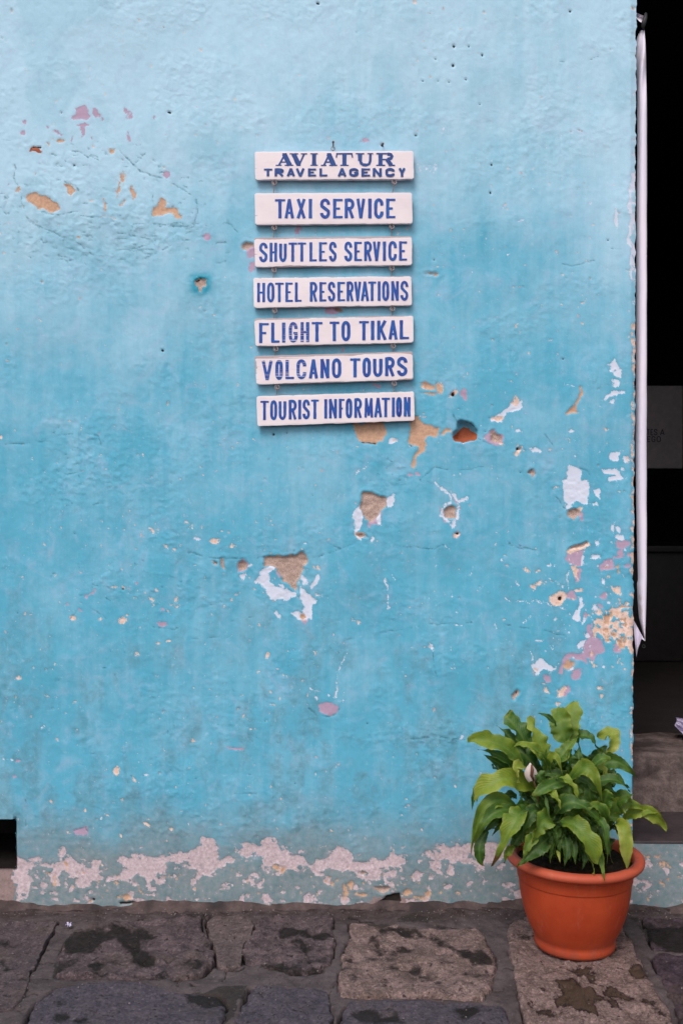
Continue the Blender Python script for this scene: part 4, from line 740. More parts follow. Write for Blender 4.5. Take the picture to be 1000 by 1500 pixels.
for bi, (lab, q, lines, wear) in enumerate(BOARDS):
    c_ = P((q[0][0]+q[1][0])/2, (q[0][1]+q[3][1])/2, yf)
    e = empty('sign_board', (c_.x, yh, c_.z), lab, 'sign', 'hanging travel agency boards'); boards.append(e)
    V, Fc, W = board_mesh(q, wear, 60+bi if bi != 5 else 65)
    mesh_obj('board', V, Fc, M_BOARD, e, True, {'wear': W}).data.set_sharp_from_angle(angle=R(22))
    dep = [0]
    for kind, chars, (bl_, tl_), (br_, tr_), w in lines:
        parts = []; xa, xb = chars[0][1], chars[-1][2]; w *= 1.03; words = []
        def put(strokes):
            for pts, ww in strokes:
                dep[0] += 1; parts.append(ribbon(pts, ww, dep[0]*.000015, dep[0]))
        prev = None
        for ch, x0, x1 in chars:
            if prev is not None and x0-prev > 7: words.append(parts); parts = []
            prev = x1
            t = ((x0+x1)/2-xa)/(xb-xa); yb_ = bl_+(br_-bl_)*t; yt_ = tl_+(tr_-tl_)*t
            if kind == 'serif': put([([(a_, -b_) for a_, b_ in pts], ww) for pts, ww in serif(ch, x0, x1, -yb_, -yt_)]) if False else put(serif(ch, x0, x1, -yb_, -yt_))
            else:
                st_ = []
                for pts in glyph(ch):
                    horiz = len(pts) == 2 and abs(pts[0][1]-pts[1][1]) < .01
                    diag = len(pts) == 2 and not horiz and abs(pts[0][0]-pts[1][0]) > .01
                    ww = w*(.66 if horiz else .88 if diag else .95)
                    if ch == 'N' and diag: ww = w*.8
                    if ch == 'M': ww = w*.8
                    if ch == 'I': ww = w
                    hw = ww/2; ix = min(w/2, (x1-x0)/2-.1)
                    if ch == 'I': mp = lambda u, v: ((x0+x1)/2, -yb_+hw*0+v*(yb_-yt_))
                    else:
                        iy = w*.33
                        def mp(u, v, iy=iy, ch=ch, horiz=horiz):
                            xx_ = x0+ix+u*(x1-x0-2*ix)
                            if horiz:
                                if u == 0: xx_ -= ix*.6 if ch != 'A' else 0
                                if u == 1: xx_ += ix*.8
                            curved = len(pts) > 2
                            yo = iy if (horiz or curved) else 0
                            if horiz and .1 < v < .9: yo = 0
                            vv = v*(yb_-yt_-2*yo)+yo
                            return (xx_, -yb_+vv)
                    st_.append(([mp(u, v) for u, v in pts], ww))
                put(st_)
        words.append(parts)
        for wp in words:
            V, Fc = join(wp)
            V = [P(v[0], -v[1], yf-.0006-v[2]) for v in V]
            scr = [1.0 if (bi == 5 and (v.x/WS+500) < 452) or (bi == 4 and 415 < v.x/WS+500 < 450) else .0 for v in V]
            mesh_obj('lettering', V, [f[::-1] for f in Fc], M_INK2 if kind != 'tall' else M_INK, e, False, {'scrape': scr})
    # screw eyes and hooks
    if bi < 6:
        for hx in HOOKX[bi]:
            zb = P(hx, q[3][1]+(q[2][1]-q[3][1])*((hx-q[3][0])/230), yh)
            v1 = tube([(zb.x, yh, zb.z+.004), (zb.x, yh, zb.z-.004)], .0013); v2 = ring(zb.x, zb.z-.0105, .0064, yh-.003, .0015)
            V, Fc = join([v1, v2]); mesh_obj('screw_eye', V, Fc, M_WIRE, e)
    if bi > 0:
        for si, hx in enumerate(HOOKX[bi-1]):
            pq = BOARDS[bi-1][1]; hx2 = hx-(1.2 if si == 0 else 2.2 if bi == 1 else .4)
            zt = P(hx2, q[0][1]+(q[1][1]-q[0][1])*((hx2-q[0][0])/230), yh); zp = P(hx, pq[3][1]+(pq[2][1]-pq[3][1])*((hx-pq[3][0])/230), yh)
            zc = zp.z-.014; xh = zp.x
            hook = [(zt.x, yh, zt.z-.004), (zt.x, yh, zt.z+.003), (zt.x+(xh-zt.x)*.5, yh-.001, (zt.z+zc)/2), (xh-.001, yh-.004, zc-.004), (xh-.0015, yh-.005, zc+.003), (xh, yh-.001, zc+.0055), (xh+.002, yh+.004, zc+.001), (xh+.004, yh+.004, zc-.004)]
            V, Fc = tube(hook, .0014); mesh_obj('hook', V, Fc, M_WIRE, e)
    else:
        zb = P(487.5, 222, yh); V, Fc = join([tube([(zb.x, yh, zb.z-.003), (zb.x, yh, zb.z+.004)], .0013), ring(zb.x, zb.z+.0085, .0055, yh, .0012)]); mesh_obj('hanger_ring', V, Fc, M_WIRE, e)
M_RUST = rough_mat('rusty_iron', (.10, .03, .02), (.22, .07, .04), None, 200, .7, .0004, .4)
def nail(px, py, r, ln_, lab):
    a_ = P(px, py, 0); e = [(a_.x, .01, a_.z), (a_.x, -ln_, a_.z+.002)]
    V, Fc = join([tube(e, r*.5, 8), tube([(a_.x, -ln_, a_.z+.002), (a_.x, -ln_-.0015, a_.z+.002)], r, 8)])
    tag(mesh_obj('nail', V, Fc, M_RUST), lab, 'nail')
nail(488, 214.5, .0035, .028, 'rusty nail from which the top sign board hangs')
nail(560.5, 213, .0030, .008, 'dark nail stub in the wall above the top sign, right of its ring')
nail(663, 577, .0032, .006, 'dark screw stub in a chipped spot right of the lowest boards')

# ------------------------------------------------------------------ banner hanging at the edge of the doorway
m = NT('banner_vinyl'); a_ = m.noise(12, 4, .6, stretch=(1, 1, .4)); sx = m.attr('soil')
c = m.mix(m.mr(a_, .35, .65), (.72, .66, .78), (.80, .71, .81)); c = m.mix(m.math('MULTIPLY', sx, m.mr(m.noise(60, 4, .6), .3, .6)), c, (.42, .33, .30))
M_VINYL = m.fin(c, .42, m.bump(a_, .2, .002), .4)
M_CLIP = rough_mat('black_rubber', (.02, .02, .024), (.035, .034, .04), None, 80, .6, .0005, .3)
yb0 = .024
ban = empty('hanging_banner', (P(937, 960, yb0).x, yb0, P(937, 960, yb0).z), 'long pale lilac banner sheet hanging edge-on at the left side of the dark doorway', 'banner')
ctl = [(44, 938, 943.5), (52, 933, 944.2), (62, 930.5, 945), (80, 929, 945.6), (110, 930, 946), (150, 931, 946.8), (220, 931, 947.2), (300, 930, 947), (450, 929.5, 947), (600, 929, 947), (700, 929, 946.8), (800, 930.5, 946.8), (850, 932, 946.6), (880, 933, 946), (905, 935, 945.4), (925, 940, 944.8), (939, 943.5, 944.6)]
cy_ = [q[0] for q in ctl]; V = []; S = []; rows = np.linspace(44, 939, 160); NC = 13
for i, py in enumerate(rows):
    xl = np.interp(py, cy_, [q[1] for q in ctl]); xr = np.interp(py, cy_, [q[2] for q in ctl])+.25*float(vn(py/35, 0, 3))
    for k in range(NC):
        t = k/(NC-1)
        if t < .72: u = t/.72; px = xl+(1.6 if 70 < py < 850 else 0)*(1-u)+(xr-xl)*u; dy = .020*(1-u)**3-.004*math.sin(u*3.1)
        else: u = (t-.72)/.28; px = xr-2.5*u; dy = .05*u
        fold = .006*math.exp(-((py-95)/45)**2)*math.sin(u*7+py/14)+.0015*math.sin(py/60+t*4)
        V.append(P(px, py, yb0+dy+fold)); S.append(max(math.exp(-((py-885)/22)**2-((t-.2)/.2)**2), .8*math.exp(-((py-925)/10)**2), .5*math.exp(-((py-88)/8)**2-((t-.5)/.1)**2)))
Fc = [(i*NC+k, (i+1)*NC+k, (i+1)*NC+k+1, i*NC+k+1) for i in range(159) for k in range(NC-1)]
mesh_obj('sheet', V, Fc, M_VINYL, ban, True, {'soil': S})
# curled lower corner: a cone-like roll of the same sheet
V = []; S = []; A0 = (928.5, 908); NU, NV = 22, 12
for i in range(NU):
    u = i/(NU-1); top = Vector((926+18*u, 906+33*u)); bot = Vector((931.5+4*min(1, u*1.5)-0+6*max(0, u-.5), 963-28*u**.8))
    for k in range(NV):
        v = k/(NV-1); c2 = top.lerp(bot, v)
        V.append(P(c2.x, c2.y, yb0-.012+.020*math.sin(u*4.4)+.008*v)); S.append(.1*v)
Fc = [(i*NV+k, i*NV+k+1, (i+1)*NV+k+1, (i+1)*NV+k) for i in range(NU-1) for k in range(NV-1)]
mesh_obj('curled_corner', V, Fc, M_VINYL, ban, True, {'soil': S})
rc = P(943, 944, yb0); V, Fc = ring(rc.x-.001, rc.z-.006, .0042, yb0+.003, .0010); mesh_obj('eyelet', V, Fc, M_CLIP, ban)
# knot at the top
V = []; S = []
for i in range(12):
    u = i/11; a1 = Vector((930.5, 18.5)).lerp(Vector((945, 24)), u); a2 = Vector((930.5, 25)).lerp(Vector((943, 33)), u)+Vector((0, 3*math.sin(u*3.1)))
    for k in range(5): c2 = a1.lerp(a2, k/4); V.append(P(c2.x, c2.y, yb0-.01*math.sin(u*3)+.012*math.sin(k/4*3.1))); S.append(0)
mesh_obj('strap', V, [(i*5+k, i*5+k+1, (i+1)*5+k+1, (i+1)*5+k) for i in range(11) for k in range(4)], M_VINYL, ban, True, {'soil': S})
k0 = [P(945, 20, yb0-.006), P(944.5, 26, yb0-.012), P(942.5, 33, yb0-.012), P(941, 39, yb0-.01), P(942, 45, yb0-.006)]
V, Fc = tube(k0, [.004, .006, .0075, .006, .001], 10); mesh_obj('clip', V, Fc, M_CLIP, ban)

# ------------------------------------------------------------------ things seen in the dark doorway
M_PANEL = rough_mat('grey_notice_board', (.20, .18, .18), (.26, .22, .23), None, 6, .6, .0005)
M_PINK = rough_mat('notice_letters', (.05, .04, .07), (.06, .05, .08), None, 60, .6, .0002)
M_BRN = rough_mat('reddish_frame', (.20, .07, .04), (.26, .10, .06), None, 40, .6, .0006)
yp = 2.2; pl0, pl1 = P(915, 565, yp), P(999, 686, yp)
nb = empty('notice_panel', (P(950, 686, yp).x, yp, P(950, 686, yp).z), 'dim grey notice panel with two lines of dark lettering, deep inside the doorway', 'sign')
box('panel', (pl0.x, yp, pl1.z), (pl1.x, yp+.03, pl0.z), M_PANEL, nb, .003)
box('frame_post', (pl1.x+.002, yp-.005, pl1.z), (pl1.x+.03, yp+.035, pl0.z), M_BRN, nb, .003)
parts = []
for word, y0, y1 in (([('T', 946.5, 951), ('E', 952, 956), ('S', 957, 962), ('A', 966, 972.5)], 637, 629), ([('E', 947, 952), ('G', 953.5, 959), ('O', 961, 967)], 647, 639.5)):
    for ch, x0, x1 in word:
        for pts in glyph(ch): parts.append(ribbon([(x0+.6+u*(x1-x0-1.2), -y0+v*(y0-y1)) for u, v in pts], 1.4, .0001*len(parts), len(parts)))
V, Fc = join(parts); mesh_obj('lettering', [P(v[0], -v[1], yp-.002-v[2]) for v in V], [f[::-1] for f in Fc], M_PINK, nb, False)
# dark counter inside, below the panel
yc = 2.3
ct = empty('counter', (P(1060, 900, yc).x, yc+.3, Z2), 'dark wooden counter barely visible below the grey notice panel inside the doorway', 'counter')
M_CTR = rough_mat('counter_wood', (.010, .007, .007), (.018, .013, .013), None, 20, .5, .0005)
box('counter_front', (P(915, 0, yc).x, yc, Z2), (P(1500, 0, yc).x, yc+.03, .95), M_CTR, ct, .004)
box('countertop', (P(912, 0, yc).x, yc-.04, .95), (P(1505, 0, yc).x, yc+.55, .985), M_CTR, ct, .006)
# pale cloth on the threshold
cc = P(1006, 1065, .50); V = []; n_ = 22
for i in range(n_+1):
    for j in range(n_+1):
        u, v = i/n_, j/n_; px = 989+u*40; pyy = 1051+u*4+v*(12+17*min(1, u*2.2)); V.append(P(px+1.5*math.sin(v*5), pyy, .48+.05*(1-v)+.016*math.sin(u*14+v*5)+.010*math.sin(v*17)))
m = NT('lilac_cloth'); a_ = m.noise(60, 4, .6); M_CLOTH = m.fin(m.mix(a_, (.42, .36, .52), (.58, .50, .66)), .8, m.bump(a_, .3, .001), .2)
tag(mesh_obj('cloth', V, [(i*(n_+1)+j, i*(n_+1)+j+1, (i+1)*(n_+1)+j+1, (i+1)*(n_+1)+j) for i in range(n_) for j in range(n_)], M_CLOTH), 'pale lilac cloth hanging over the dark threshold at the right edge of the photo', 'cloth')
cs_ = P(1010, 1075, .45)

# ------------------------------------------------------------------ flower pot
yc_ = -.274; PC = Vector((P(841, 1300, yc_).x, yc_, .012))
pot = empty('flower_pot', PC, 'orange terracotta-coloured plastic flower pot with rolled rim, standing on the pavement by the doorway', 'flower pot')
prof = [(0, .004), (.070, .002), (.096, .000), (.1035, .003), (.106, .010), (.1055, .020), (.104, .026), (.108, .034), (.121, .060), (.1315, .090), (.139, .120), (.1440, .150), (.1462, .172), (.1470, .1800), (.1486, .1810), (.1496, .1840), (.1510, .205), (.1520, .214), (.1530, .2185), (.164, .2200), (.1730, .2225), (.1780, .2275), (.1795, .2340), (.1775, .2400), (.1720, .2440), (.1640, .2455), (.1560, .2440), (.1520, .2400), (.1500, .230), (.146, .20), (.14, .15)]
NS = 128; V = []; Fc = []
for r, z in prof:
    for k in range(NS):
        a_ = 2*math.pi*k/NS; w_ = 1+.004*math.sin(2*a_+1)+.0015*math.sin(5*a_)
        V.append((PC.x+r*w_*math.cos(a_), PC.y+r*w_*math.sin(a_), PC.z+z+.0012*math.sin(a_*2+.5)*(z > .2)))
for i in range(len(prof)-1):
    for k in range(NS): Fc.append((i*NS+k, i*NS+(k+1) % NS, (i+1)*NS+(k+1) % NS, (i+1)*NS+k))
m = NT('orange_pot'); a_ = m.noise(9, 5, .6); b_ = m.noise(55, 5, .65, stretch=(1, 1, .5)); f_ = m.noise(300, 4, .7)
sep = m.n('ShaderNodeSeparateXYZ'); m.t.links.new(m.obj(), sep.inputs[0])
c = m.mix(m.mr(a_, .35, .65), (.33, .038, .012), (.42, .056, .017)); c = m.mix(m.mr(b_, .55, .8, 0, .45), c, (.26, .035, .014)); c = m.mix(m.mr(f_, .6, .8, 0, .25), c, (.55, .16, .08))
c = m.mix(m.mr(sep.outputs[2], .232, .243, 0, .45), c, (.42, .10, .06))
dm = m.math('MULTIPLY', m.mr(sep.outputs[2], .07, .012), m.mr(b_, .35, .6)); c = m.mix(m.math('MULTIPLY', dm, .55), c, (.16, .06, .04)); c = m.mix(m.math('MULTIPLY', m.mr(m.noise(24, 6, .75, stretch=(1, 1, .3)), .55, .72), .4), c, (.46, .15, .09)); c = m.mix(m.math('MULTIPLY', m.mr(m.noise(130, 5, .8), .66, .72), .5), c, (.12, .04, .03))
M_POT = m.fin(c, m.mr(b_, .3, .7, .50, .68), m.bump(m.math('ADD', a_, m.math('MULTIPLY', f_, .12)), .3, .0014), .25)
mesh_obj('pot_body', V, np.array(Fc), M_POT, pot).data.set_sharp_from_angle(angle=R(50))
V = []; Fc = []; NR = 22; NA = 72
for i in range(NR+1):
    r = .1505*i/NR
    for k in range(NA):
        a_ = 2*math.pi*k/NA; X0 = r*math.cos(a_); Y0 = r*math.sin(a_); V.append((PC.x+X0, PC.y+Y0, PC.z+.222+float(fbm(np.float64(X0*60), np.float64(Y0*60), 300, 3))*.006+.004*(1-i/NR)))
for i in range(NR):
    for k in range(NA): Fc.append((i*NA+k, i*NA+(k+1) % NA, (i+1)*NA+(k+1) % NA, (i+1)*NA+k))
M_SOIL = rough_mat('potting_soil', (.010, .007, .005), (.03, .02, .014), None, 90, .95, .004, .1)
mesh_obj('soil', V, np.array(Fc), M_SOIL, pot)

# ------------------------------------------------------------------ plant
m = NT('lily_leaf'); ti = m.attr('tint'); vv = m.attr('vein'); br = m.attr('brown'); yl = m.attr('rim')
a_ = m.noise(35, 5, .6); b_ = m.noise(160, 4, .6)
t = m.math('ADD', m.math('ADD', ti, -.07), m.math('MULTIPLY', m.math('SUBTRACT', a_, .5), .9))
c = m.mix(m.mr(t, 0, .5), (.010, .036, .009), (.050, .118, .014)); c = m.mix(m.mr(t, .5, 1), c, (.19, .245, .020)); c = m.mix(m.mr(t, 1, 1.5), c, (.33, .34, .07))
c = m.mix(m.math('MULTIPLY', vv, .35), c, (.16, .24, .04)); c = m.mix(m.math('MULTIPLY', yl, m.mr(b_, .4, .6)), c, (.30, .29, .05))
c = m.mix(m.mr(m.math('ADD', br, m.math('MULTIPLY', m.math('SUBTRACT', b_, .5), 1.0)), .45, .65), c, m.mix(b_, (.05, .018, .008), (.20, .08, .03)))
side = m.attr('lat'); h_ = m.math('SINE', m.math('MULTIPLY', side, 1.0))
m.fin(c, m.mr(b_, .3, .7, .38, .58), m.bump(m.math('ADD', m.math('MULTIPLY', h_, .2), m.math('MULTIPLY', a_, 1.6)), .55, .0018), .38)
tr = m.n('ShaderNodeBsdfTranslucent'); m.set(tr.inputs[0], m.mix(.5, c, (.12, .22, .02))); mx = m.n('ShaderNodeMixShader'); mx.inputs[0].default_value = .22
m.t.links.new(m.b.outputs[0], mx.inputs[1]); m.t.links.new(tr.outputs[0], mx.inputs[2]); m.t.links.new(mx.outputs[0], m.out.inputs['Surface'])
M_LEAF = m.m
M_STALK = rough_mat('leaf_stalk', (.03, .065, .012), (.06, .10, .02), None, 60, .5, .0004)
M_STALKB = rough_mat('brown_stalk', (.09, .035, .02), (.14, .06, .03), None, 60, .6, .0004)
plant = empty('potted_lily', (PC.x, PC.y, PC.z+.225), 'leafy green lily plant with drooping yellowish leaves, growing in the orange pot', 'plant')
lr = random.Random(17)
def leaf(b_, m_, t_, w, tint, fb, ft, brown=0, mode=0, stalk=True, fold=.38, fm=None):
    w *= .98
    yb_ = yc_-fb; yt_ = yc_-ft; ym_ = yc_-(fm if fm is not None else (fb+ft)/2+.012)
    B = P(*b_, yb_); T_ = P(*t_, yt_); Mm = P(*(m_ or ((b_[0]+t_[0])/2, (b_[1]+t_[1])/2-2)), ym_)
    C2 = Mm*2-(B+T_)*.5; W = w*(D+ym_)/F/2
    n, k = 26, 9; V = []; A = {'tint': [], 'vein': [], 'brown': [], 'rim': [], 'lat': []}
    N0 = Vector((lr.uniform(-.6, .6), -.85, lr.uniform(.15, .9))).normalized()
    ph1, ph2 = lr.uniform(0, 6), lr.uniform(0, 6); sd = lr.randrange(300); curl = lr.uniform(-.3, .5); tw = lr.uniform(-.7, .7)
    L_ = (T_-B).length
    for i in range(n+1):
        s = i/n; c_ = B*(1-s)**2+C2*2*s*(1-s)+T_*s*s; tg = ((C2-B)*(1-s)+(T_-C2)*s).normalized()
        sdv = tg.cross(N0)
        if sdv.length < .25: sdv = tg.cross(Vector((.8, -.6, 0)))
        sdv.normalize(); nr = sdv.cross(tg).normalized()
        if nr.dot(Vector((0, -1, .5))) < 0: nr = -nr
        rot = Matrix.Rotation(tw*(s-.3), 3, tg); sdv = rot @ sdv; nr = rot @ nr
        if mode == 0: prf = (min(1, s/.30+.06)**.75*min(1, (1-s)/.60)**.95) if s < .999 else .02
        else: prf = min(1, (s/.25)**.6+.08)*min(1, ((1-s)/.26+.05)**.75)   # strap-like, blunt
        for j in range(k):
            q = -1+2*j/(k-1); e_ = 1+.10*float(vn(s*9, sd+(3 if q > 0 else 9), 5))+.07*float(vn(s*26, sd+(3 if q > 0 else 9), 6))
            tear = 0
            ww = W*prf*(e_ if abs(q) > .7 else 1)
            rip = (math.sin(s*15+ph1+(1.5 if q > 0 else 0))*.24+math.sin(s*33+ph2)*.12)*abs(q)**2*W
            v_ = c_+sdv*q*ww*(1-.12*fold)+nr*(fold*abs(q)**1.3*ww+rip+curl*W*s*s*q)
            V.append(v_); A['tint'].append(tint+.35*s-.10+.22*(tint > .5)*abs(q)**2); A['vein'].append(math.exp(-(q/.09)**2)+.25*(abs(math.sin(s*38-abs(q)*9)) > .93)); A['lat'].append(s*110-abs(q)*26)
            A['brown'].append(max(0, brown*(s-.80)/.2) if brown else (.30 if s > .95 else .12*(abs(q) > .9))); A['rim'].append(max(0, abs(q)-.72)*2.2*lr.random()+(.5 if s > .93 else 0))
    Fc = [(i*k+j, i*k+j+1, (i+1)*k+j+1, (i+1)*k+j) for i in range(n) for j in range(k-1)]
    mesh_obj('leaf', V, Fc, M_LEAF, plant, True, A)
    if stalk:
        a1 = lr.uniform(0, 6.28); rr_ = lr.uniform(0, .06); S0 = Vector((PC.x+rr_*math.cos(a1), PC.y+rr_*math.sin(a1)*.7+.02, PC.z+.22))
        tg = (C2-B).normalized(); S1 = B-tg*min(.07, L_*.5); S1.z = max(S1.z, S0.z+.01)
        pts = [S0*(1-s)**2+S1*2*s*(1-s)+B*s*s for s in [i/8 for i in range(9)]]; tt = [.0028-.0012*i/8 for i in range(9)]
        V, Fc = tube(pts, tt, 6); mesh_obj('stalk', V, Fc, M_STALK, plant)
# dense dark heart of the plant first
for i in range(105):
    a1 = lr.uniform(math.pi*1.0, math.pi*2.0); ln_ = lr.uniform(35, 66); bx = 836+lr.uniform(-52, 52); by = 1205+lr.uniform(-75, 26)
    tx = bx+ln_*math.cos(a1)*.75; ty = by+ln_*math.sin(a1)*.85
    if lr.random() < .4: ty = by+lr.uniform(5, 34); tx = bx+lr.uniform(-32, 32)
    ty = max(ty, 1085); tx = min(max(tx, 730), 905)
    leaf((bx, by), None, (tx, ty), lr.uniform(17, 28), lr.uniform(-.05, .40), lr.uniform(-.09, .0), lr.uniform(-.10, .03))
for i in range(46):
    a1 = lr.uniform(math.pi*.9, math.pi*2.1) if lr.random() < .62 else lr.uniform(.25, 2.9)
    bx = 836+lr.uniform(-40, 45); by = 1190+lr.uniform(-55, 30); ln_ = lr.uniform(34, 62)
    tx = min(max(bx+ln_*math.cos(a1), 716), 930); ty = min(max(by+ln_*math.sin(a1)*.8, 1072), 1258)
    mx_ = (bx+tx)/2+lr.uniform(-6, 6); my_ = (by+ty)/2-lr.uniform(4, 13); d_ = lr.uniform(.02, .09)
    leaf((bx, by), (mx_, my_), (tx, ty), lr.uniform(13, 22), lr.choice((.15, .3, .45, .5, .7)), d_, d_+lr.uniform(0, .04), lr.choice((0, 0, 0, 0, .6)), lr.choice((0, 0, 1)), False)
for i in range(20):
    bx = 800+lr.uniform(0, 78); by = 1208+lr.uniform(-8, 20); tx = bx+(bx-840)*.35+lr.uniform(-10, 10); ty = lr.uniform(1244, 1268)
    leaf((bx, by), ((bx+tx)/2+lr.uniform(-5, 5), (by+ty)/2-8), (min(tx, 905), ty), lr.uniform(13, 21), lr.choice((.1, .2, .3, .45)), .07, lr.uniform(.085, .125), lr.choice((0, 0, .5)), 0, False)
for i in range(9):
    bx = 752+lr.uniform(-8, 26); by = 1192+lr.uniform(-22, 14); leaf((bx, by), (bx-16, by-2), (bx-lr.uniform(18, 46), by+lr.uniform(14, 46)), lr.uniform(13, 20), lr.choice((.1, .25, .45)), .03, .05, lr.choice((0, .7)), 0, False)
D0, DK, MD, BR, YE, PY = -.05, .12, .42, .75, 1.0, 1.3
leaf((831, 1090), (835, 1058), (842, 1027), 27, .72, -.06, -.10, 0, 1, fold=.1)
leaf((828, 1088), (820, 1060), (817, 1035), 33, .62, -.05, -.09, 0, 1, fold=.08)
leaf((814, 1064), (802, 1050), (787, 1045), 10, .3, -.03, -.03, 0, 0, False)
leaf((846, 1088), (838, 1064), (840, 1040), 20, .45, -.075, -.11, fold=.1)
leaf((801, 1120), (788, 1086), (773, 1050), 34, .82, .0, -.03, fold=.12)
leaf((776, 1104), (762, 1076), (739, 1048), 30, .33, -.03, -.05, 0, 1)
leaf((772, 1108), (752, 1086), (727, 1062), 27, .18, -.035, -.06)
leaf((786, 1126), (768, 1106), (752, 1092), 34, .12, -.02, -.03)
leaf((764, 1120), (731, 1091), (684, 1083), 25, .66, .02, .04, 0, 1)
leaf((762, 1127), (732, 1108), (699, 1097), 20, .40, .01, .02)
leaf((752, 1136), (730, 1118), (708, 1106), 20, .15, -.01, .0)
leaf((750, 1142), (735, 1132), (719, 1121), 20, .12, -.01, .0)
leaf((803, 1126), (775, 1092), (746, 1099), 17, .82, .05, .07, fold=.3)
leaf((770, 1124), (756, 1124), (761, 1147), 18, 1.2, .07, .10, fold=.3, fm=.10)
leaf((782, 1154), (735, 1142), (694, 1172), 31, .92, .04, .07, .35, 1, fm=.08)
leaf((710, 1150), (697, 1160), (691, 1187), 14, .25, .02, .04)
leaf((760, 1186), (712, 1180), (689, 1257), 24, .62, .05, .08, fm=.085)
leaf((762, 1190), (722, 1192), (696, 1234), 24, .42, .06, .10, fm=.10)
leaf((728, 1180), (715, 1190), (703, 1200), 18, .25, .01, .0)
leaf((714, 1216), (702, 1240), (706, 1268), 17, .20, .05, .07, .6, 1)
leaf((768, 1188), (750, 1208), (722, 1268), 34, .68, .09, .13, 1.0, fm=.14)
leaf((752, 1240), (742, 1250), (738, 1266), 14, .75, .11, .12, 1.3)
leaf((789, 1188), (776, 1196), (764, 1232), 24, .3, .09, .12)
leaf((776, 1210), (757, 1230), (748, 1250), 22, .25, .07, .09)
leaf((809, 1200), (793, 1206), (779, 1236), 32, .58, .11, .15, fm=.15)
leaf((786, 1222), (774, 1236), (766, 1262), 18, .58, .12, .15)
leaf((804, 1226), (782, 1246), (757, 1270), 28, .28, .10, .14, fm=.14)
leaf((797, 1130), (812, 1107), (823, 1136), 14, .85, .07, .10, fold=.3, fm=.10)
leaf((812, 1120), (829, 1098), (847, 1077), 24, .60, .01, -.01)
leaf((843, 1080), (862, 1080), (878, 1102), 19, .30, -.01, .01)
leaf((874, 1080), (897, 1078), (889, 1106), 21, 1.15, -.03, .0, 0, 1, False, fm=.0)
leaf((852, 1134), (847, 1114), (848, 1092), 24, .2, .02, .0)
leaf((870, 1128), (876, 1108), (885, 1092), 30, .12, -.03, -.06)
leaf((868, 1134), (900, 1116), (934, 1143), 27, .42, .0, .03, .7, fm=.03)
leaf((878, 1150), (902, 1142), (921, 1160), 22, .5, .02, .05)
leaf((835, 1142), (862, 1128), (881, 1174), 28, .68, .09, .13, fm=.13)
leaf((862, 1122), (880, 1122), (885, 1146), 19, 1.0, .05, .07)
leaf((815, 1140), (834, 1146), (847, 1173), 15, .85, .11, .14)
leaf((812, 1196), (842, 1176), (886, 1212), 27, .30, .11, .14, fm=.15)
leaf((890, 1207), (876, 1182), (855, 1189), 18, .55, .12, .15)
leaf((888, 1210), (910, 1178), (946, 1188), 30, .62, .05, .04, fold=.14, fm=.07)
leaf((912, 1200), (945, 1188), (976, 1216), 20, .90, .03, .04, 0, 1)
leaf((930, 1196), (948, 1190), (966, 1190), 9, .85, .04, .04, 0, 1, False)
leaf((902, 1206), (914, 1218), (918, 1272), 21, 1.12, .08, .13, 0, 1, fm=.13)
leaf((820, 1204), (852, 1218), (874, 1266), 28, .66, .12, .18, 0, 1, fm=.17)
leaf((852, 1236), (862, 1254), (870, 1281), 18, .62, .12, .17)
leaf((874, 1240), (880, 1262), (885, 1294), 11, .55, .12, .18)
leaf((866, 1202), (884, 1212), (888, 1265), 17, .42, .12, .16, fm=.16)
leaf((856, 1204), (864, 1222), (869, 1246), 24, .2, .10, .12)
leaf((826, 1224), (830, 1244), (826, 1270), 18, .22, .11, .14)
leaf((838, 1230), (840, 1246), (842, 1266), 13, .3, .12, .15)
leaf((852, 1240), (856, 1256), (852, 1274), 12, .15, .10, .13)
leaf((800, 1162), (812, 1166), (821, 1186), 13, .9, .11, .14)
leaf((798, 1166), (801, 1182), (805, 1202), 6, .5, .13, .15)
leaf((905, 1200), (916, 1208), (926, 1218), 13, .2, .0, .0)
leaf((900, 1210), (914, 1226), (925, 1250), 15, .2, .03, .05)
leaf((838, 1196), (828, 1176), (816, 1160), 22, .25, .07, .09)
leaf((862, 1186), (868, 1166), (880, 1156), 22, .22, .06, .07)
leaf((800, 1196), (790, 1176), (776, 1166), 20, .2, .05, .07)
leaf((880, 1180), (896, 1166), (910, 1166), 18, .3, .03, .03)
leaf((815, 1246), (818, 1254), (820, 1266), 5, 1.35, .12, .15, 1.2)
leaf((836, 1150), (846, 1160), (850, 1176), 14, .35, .08, .10)
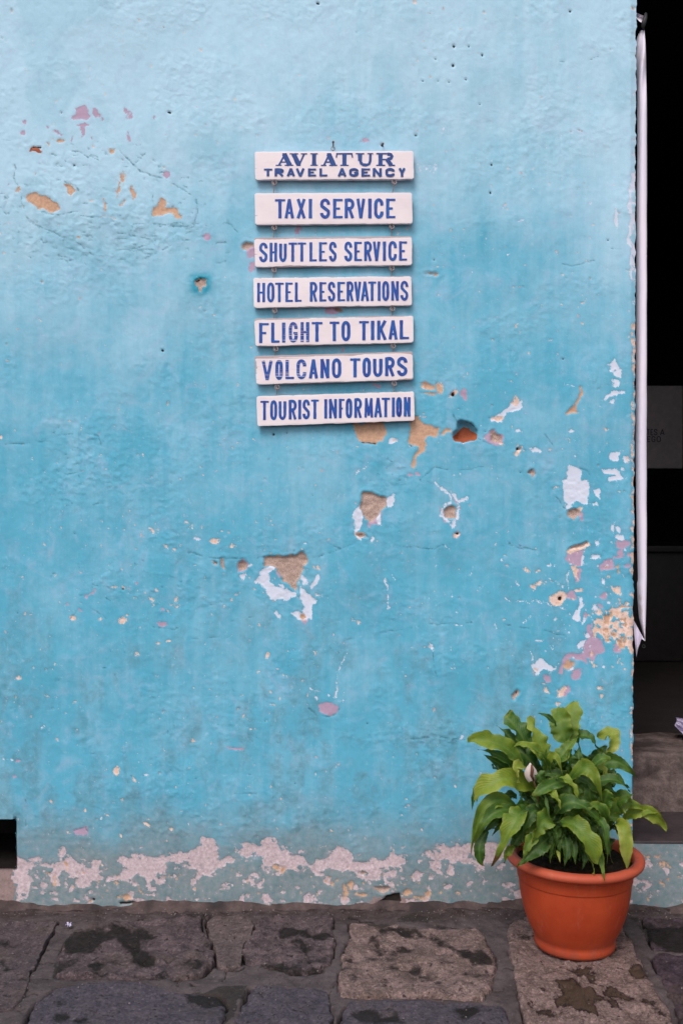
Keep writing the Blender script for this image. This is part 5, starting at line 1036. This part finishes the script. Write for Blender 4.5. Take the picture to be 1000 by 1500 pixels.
# withering flower
yfl = yc_-.09; m = NT('spathe'); a_ = m.noise(70, 4, .6); M_SP = m.fin(m.mix(a_, (.48, .34, .33), (.68, .60, .58)), .6, None, .3)
V = []; NU, NV = 12, 9
for i in range(NU+1):
    s = i/NU
    for j in range(NV):
        q = -1+2*j/(NV-1); wd = 9.5*math.sin(math.pi*min(.98, s*.9+.08))**.7
        V.append(P(778-2*s+q*wd, 1144-27*s+2.5*q*q, yfl+.012*(q*q)-.004*math.sin(s*3)))
mesh_obj('flower', V, [(i*NV+j, i*NV+j+1, (i+1)*NV+j+1, (i+1)*NV+j) for i in range(NU) for j in range(NV-1)], M_SP, plant)
V, Fc = tube([P(778, 1120, yfl-.006), P(779, 1128, yfl-.010), P(778, 1136, yfl-.010), P(781, 1143, yfl-.006)], [.002, .0045, .004, .002], 8); mesh_obj('spadix', V, Fc, M_STALKB, plant)
V, Fc = tube([P(780, 1140, yfl-.004), P(785, 1156, yfl), P(789, 1180, yfl+.02), P(796, 1240, yc_)], .0022, 6); mesh_obj('flower_stalk', V, Fc, M_STALKB, plant)

# ------------------------------------------------------------------ grit and a scrap on the pavement
gr_ = random.Random(9); V = []; Fc = []
for _ in range(420):
    px = gr_.uniform(0, 1000); py = gr_.uniform(1338, 1500) if gr_.random() < .5 else 1336+abs(gr_.gauss(0, 10)); q = G(px, py); r = gr_.uniform(.0008, .0026)
    o = len(V)
    for d in ((1, 0, 0), (-1, 0, 0), (0, 1, 0), (0, -1, 0), (0, 0, .8), (0, 0, -1)): V.append(q+Vector(d)*r*gr_.uniform(.7, 1.3)+Vector((0, 0, .008)))
    for f in ((0, 2, 4), (2, 1, 4), (1, 3, 4), (3, 0, 4), (2, 0, 5), (1, 2, 5), (3, 1, 5), (0, 3, 5)): Fc.append(tuple(i+o for i in f))
tag(mesh_obj('grit', V, Fc, rough_mat('grit_stone', (.08, .06, .06), (.30, .25, .24), None, 90, .9, .0005), None, False), 'loose pale and dark grit scattered on the paving stones', 'grit', kind='stuff')
V = []; q = G(101, 1360)
for i in range(6):
    for j in range(5): V.append(q+Vector(((i-2.5)*.0028+.002*math.sin(j*3+i), (j-2)*.005, .012+.004*math.sin(i*2.1+j*1.7))))
tag(mesh_obj('paper_scrap', V, [(i*5+j, i*5+j+1, (i+1)*5+j+1, (i+1)*5+j) for i in range(5) for j in range(4)], M_CLOTH), 'tiny crumpled pale scrap on the pavement near the left end of the wall', 'litter')
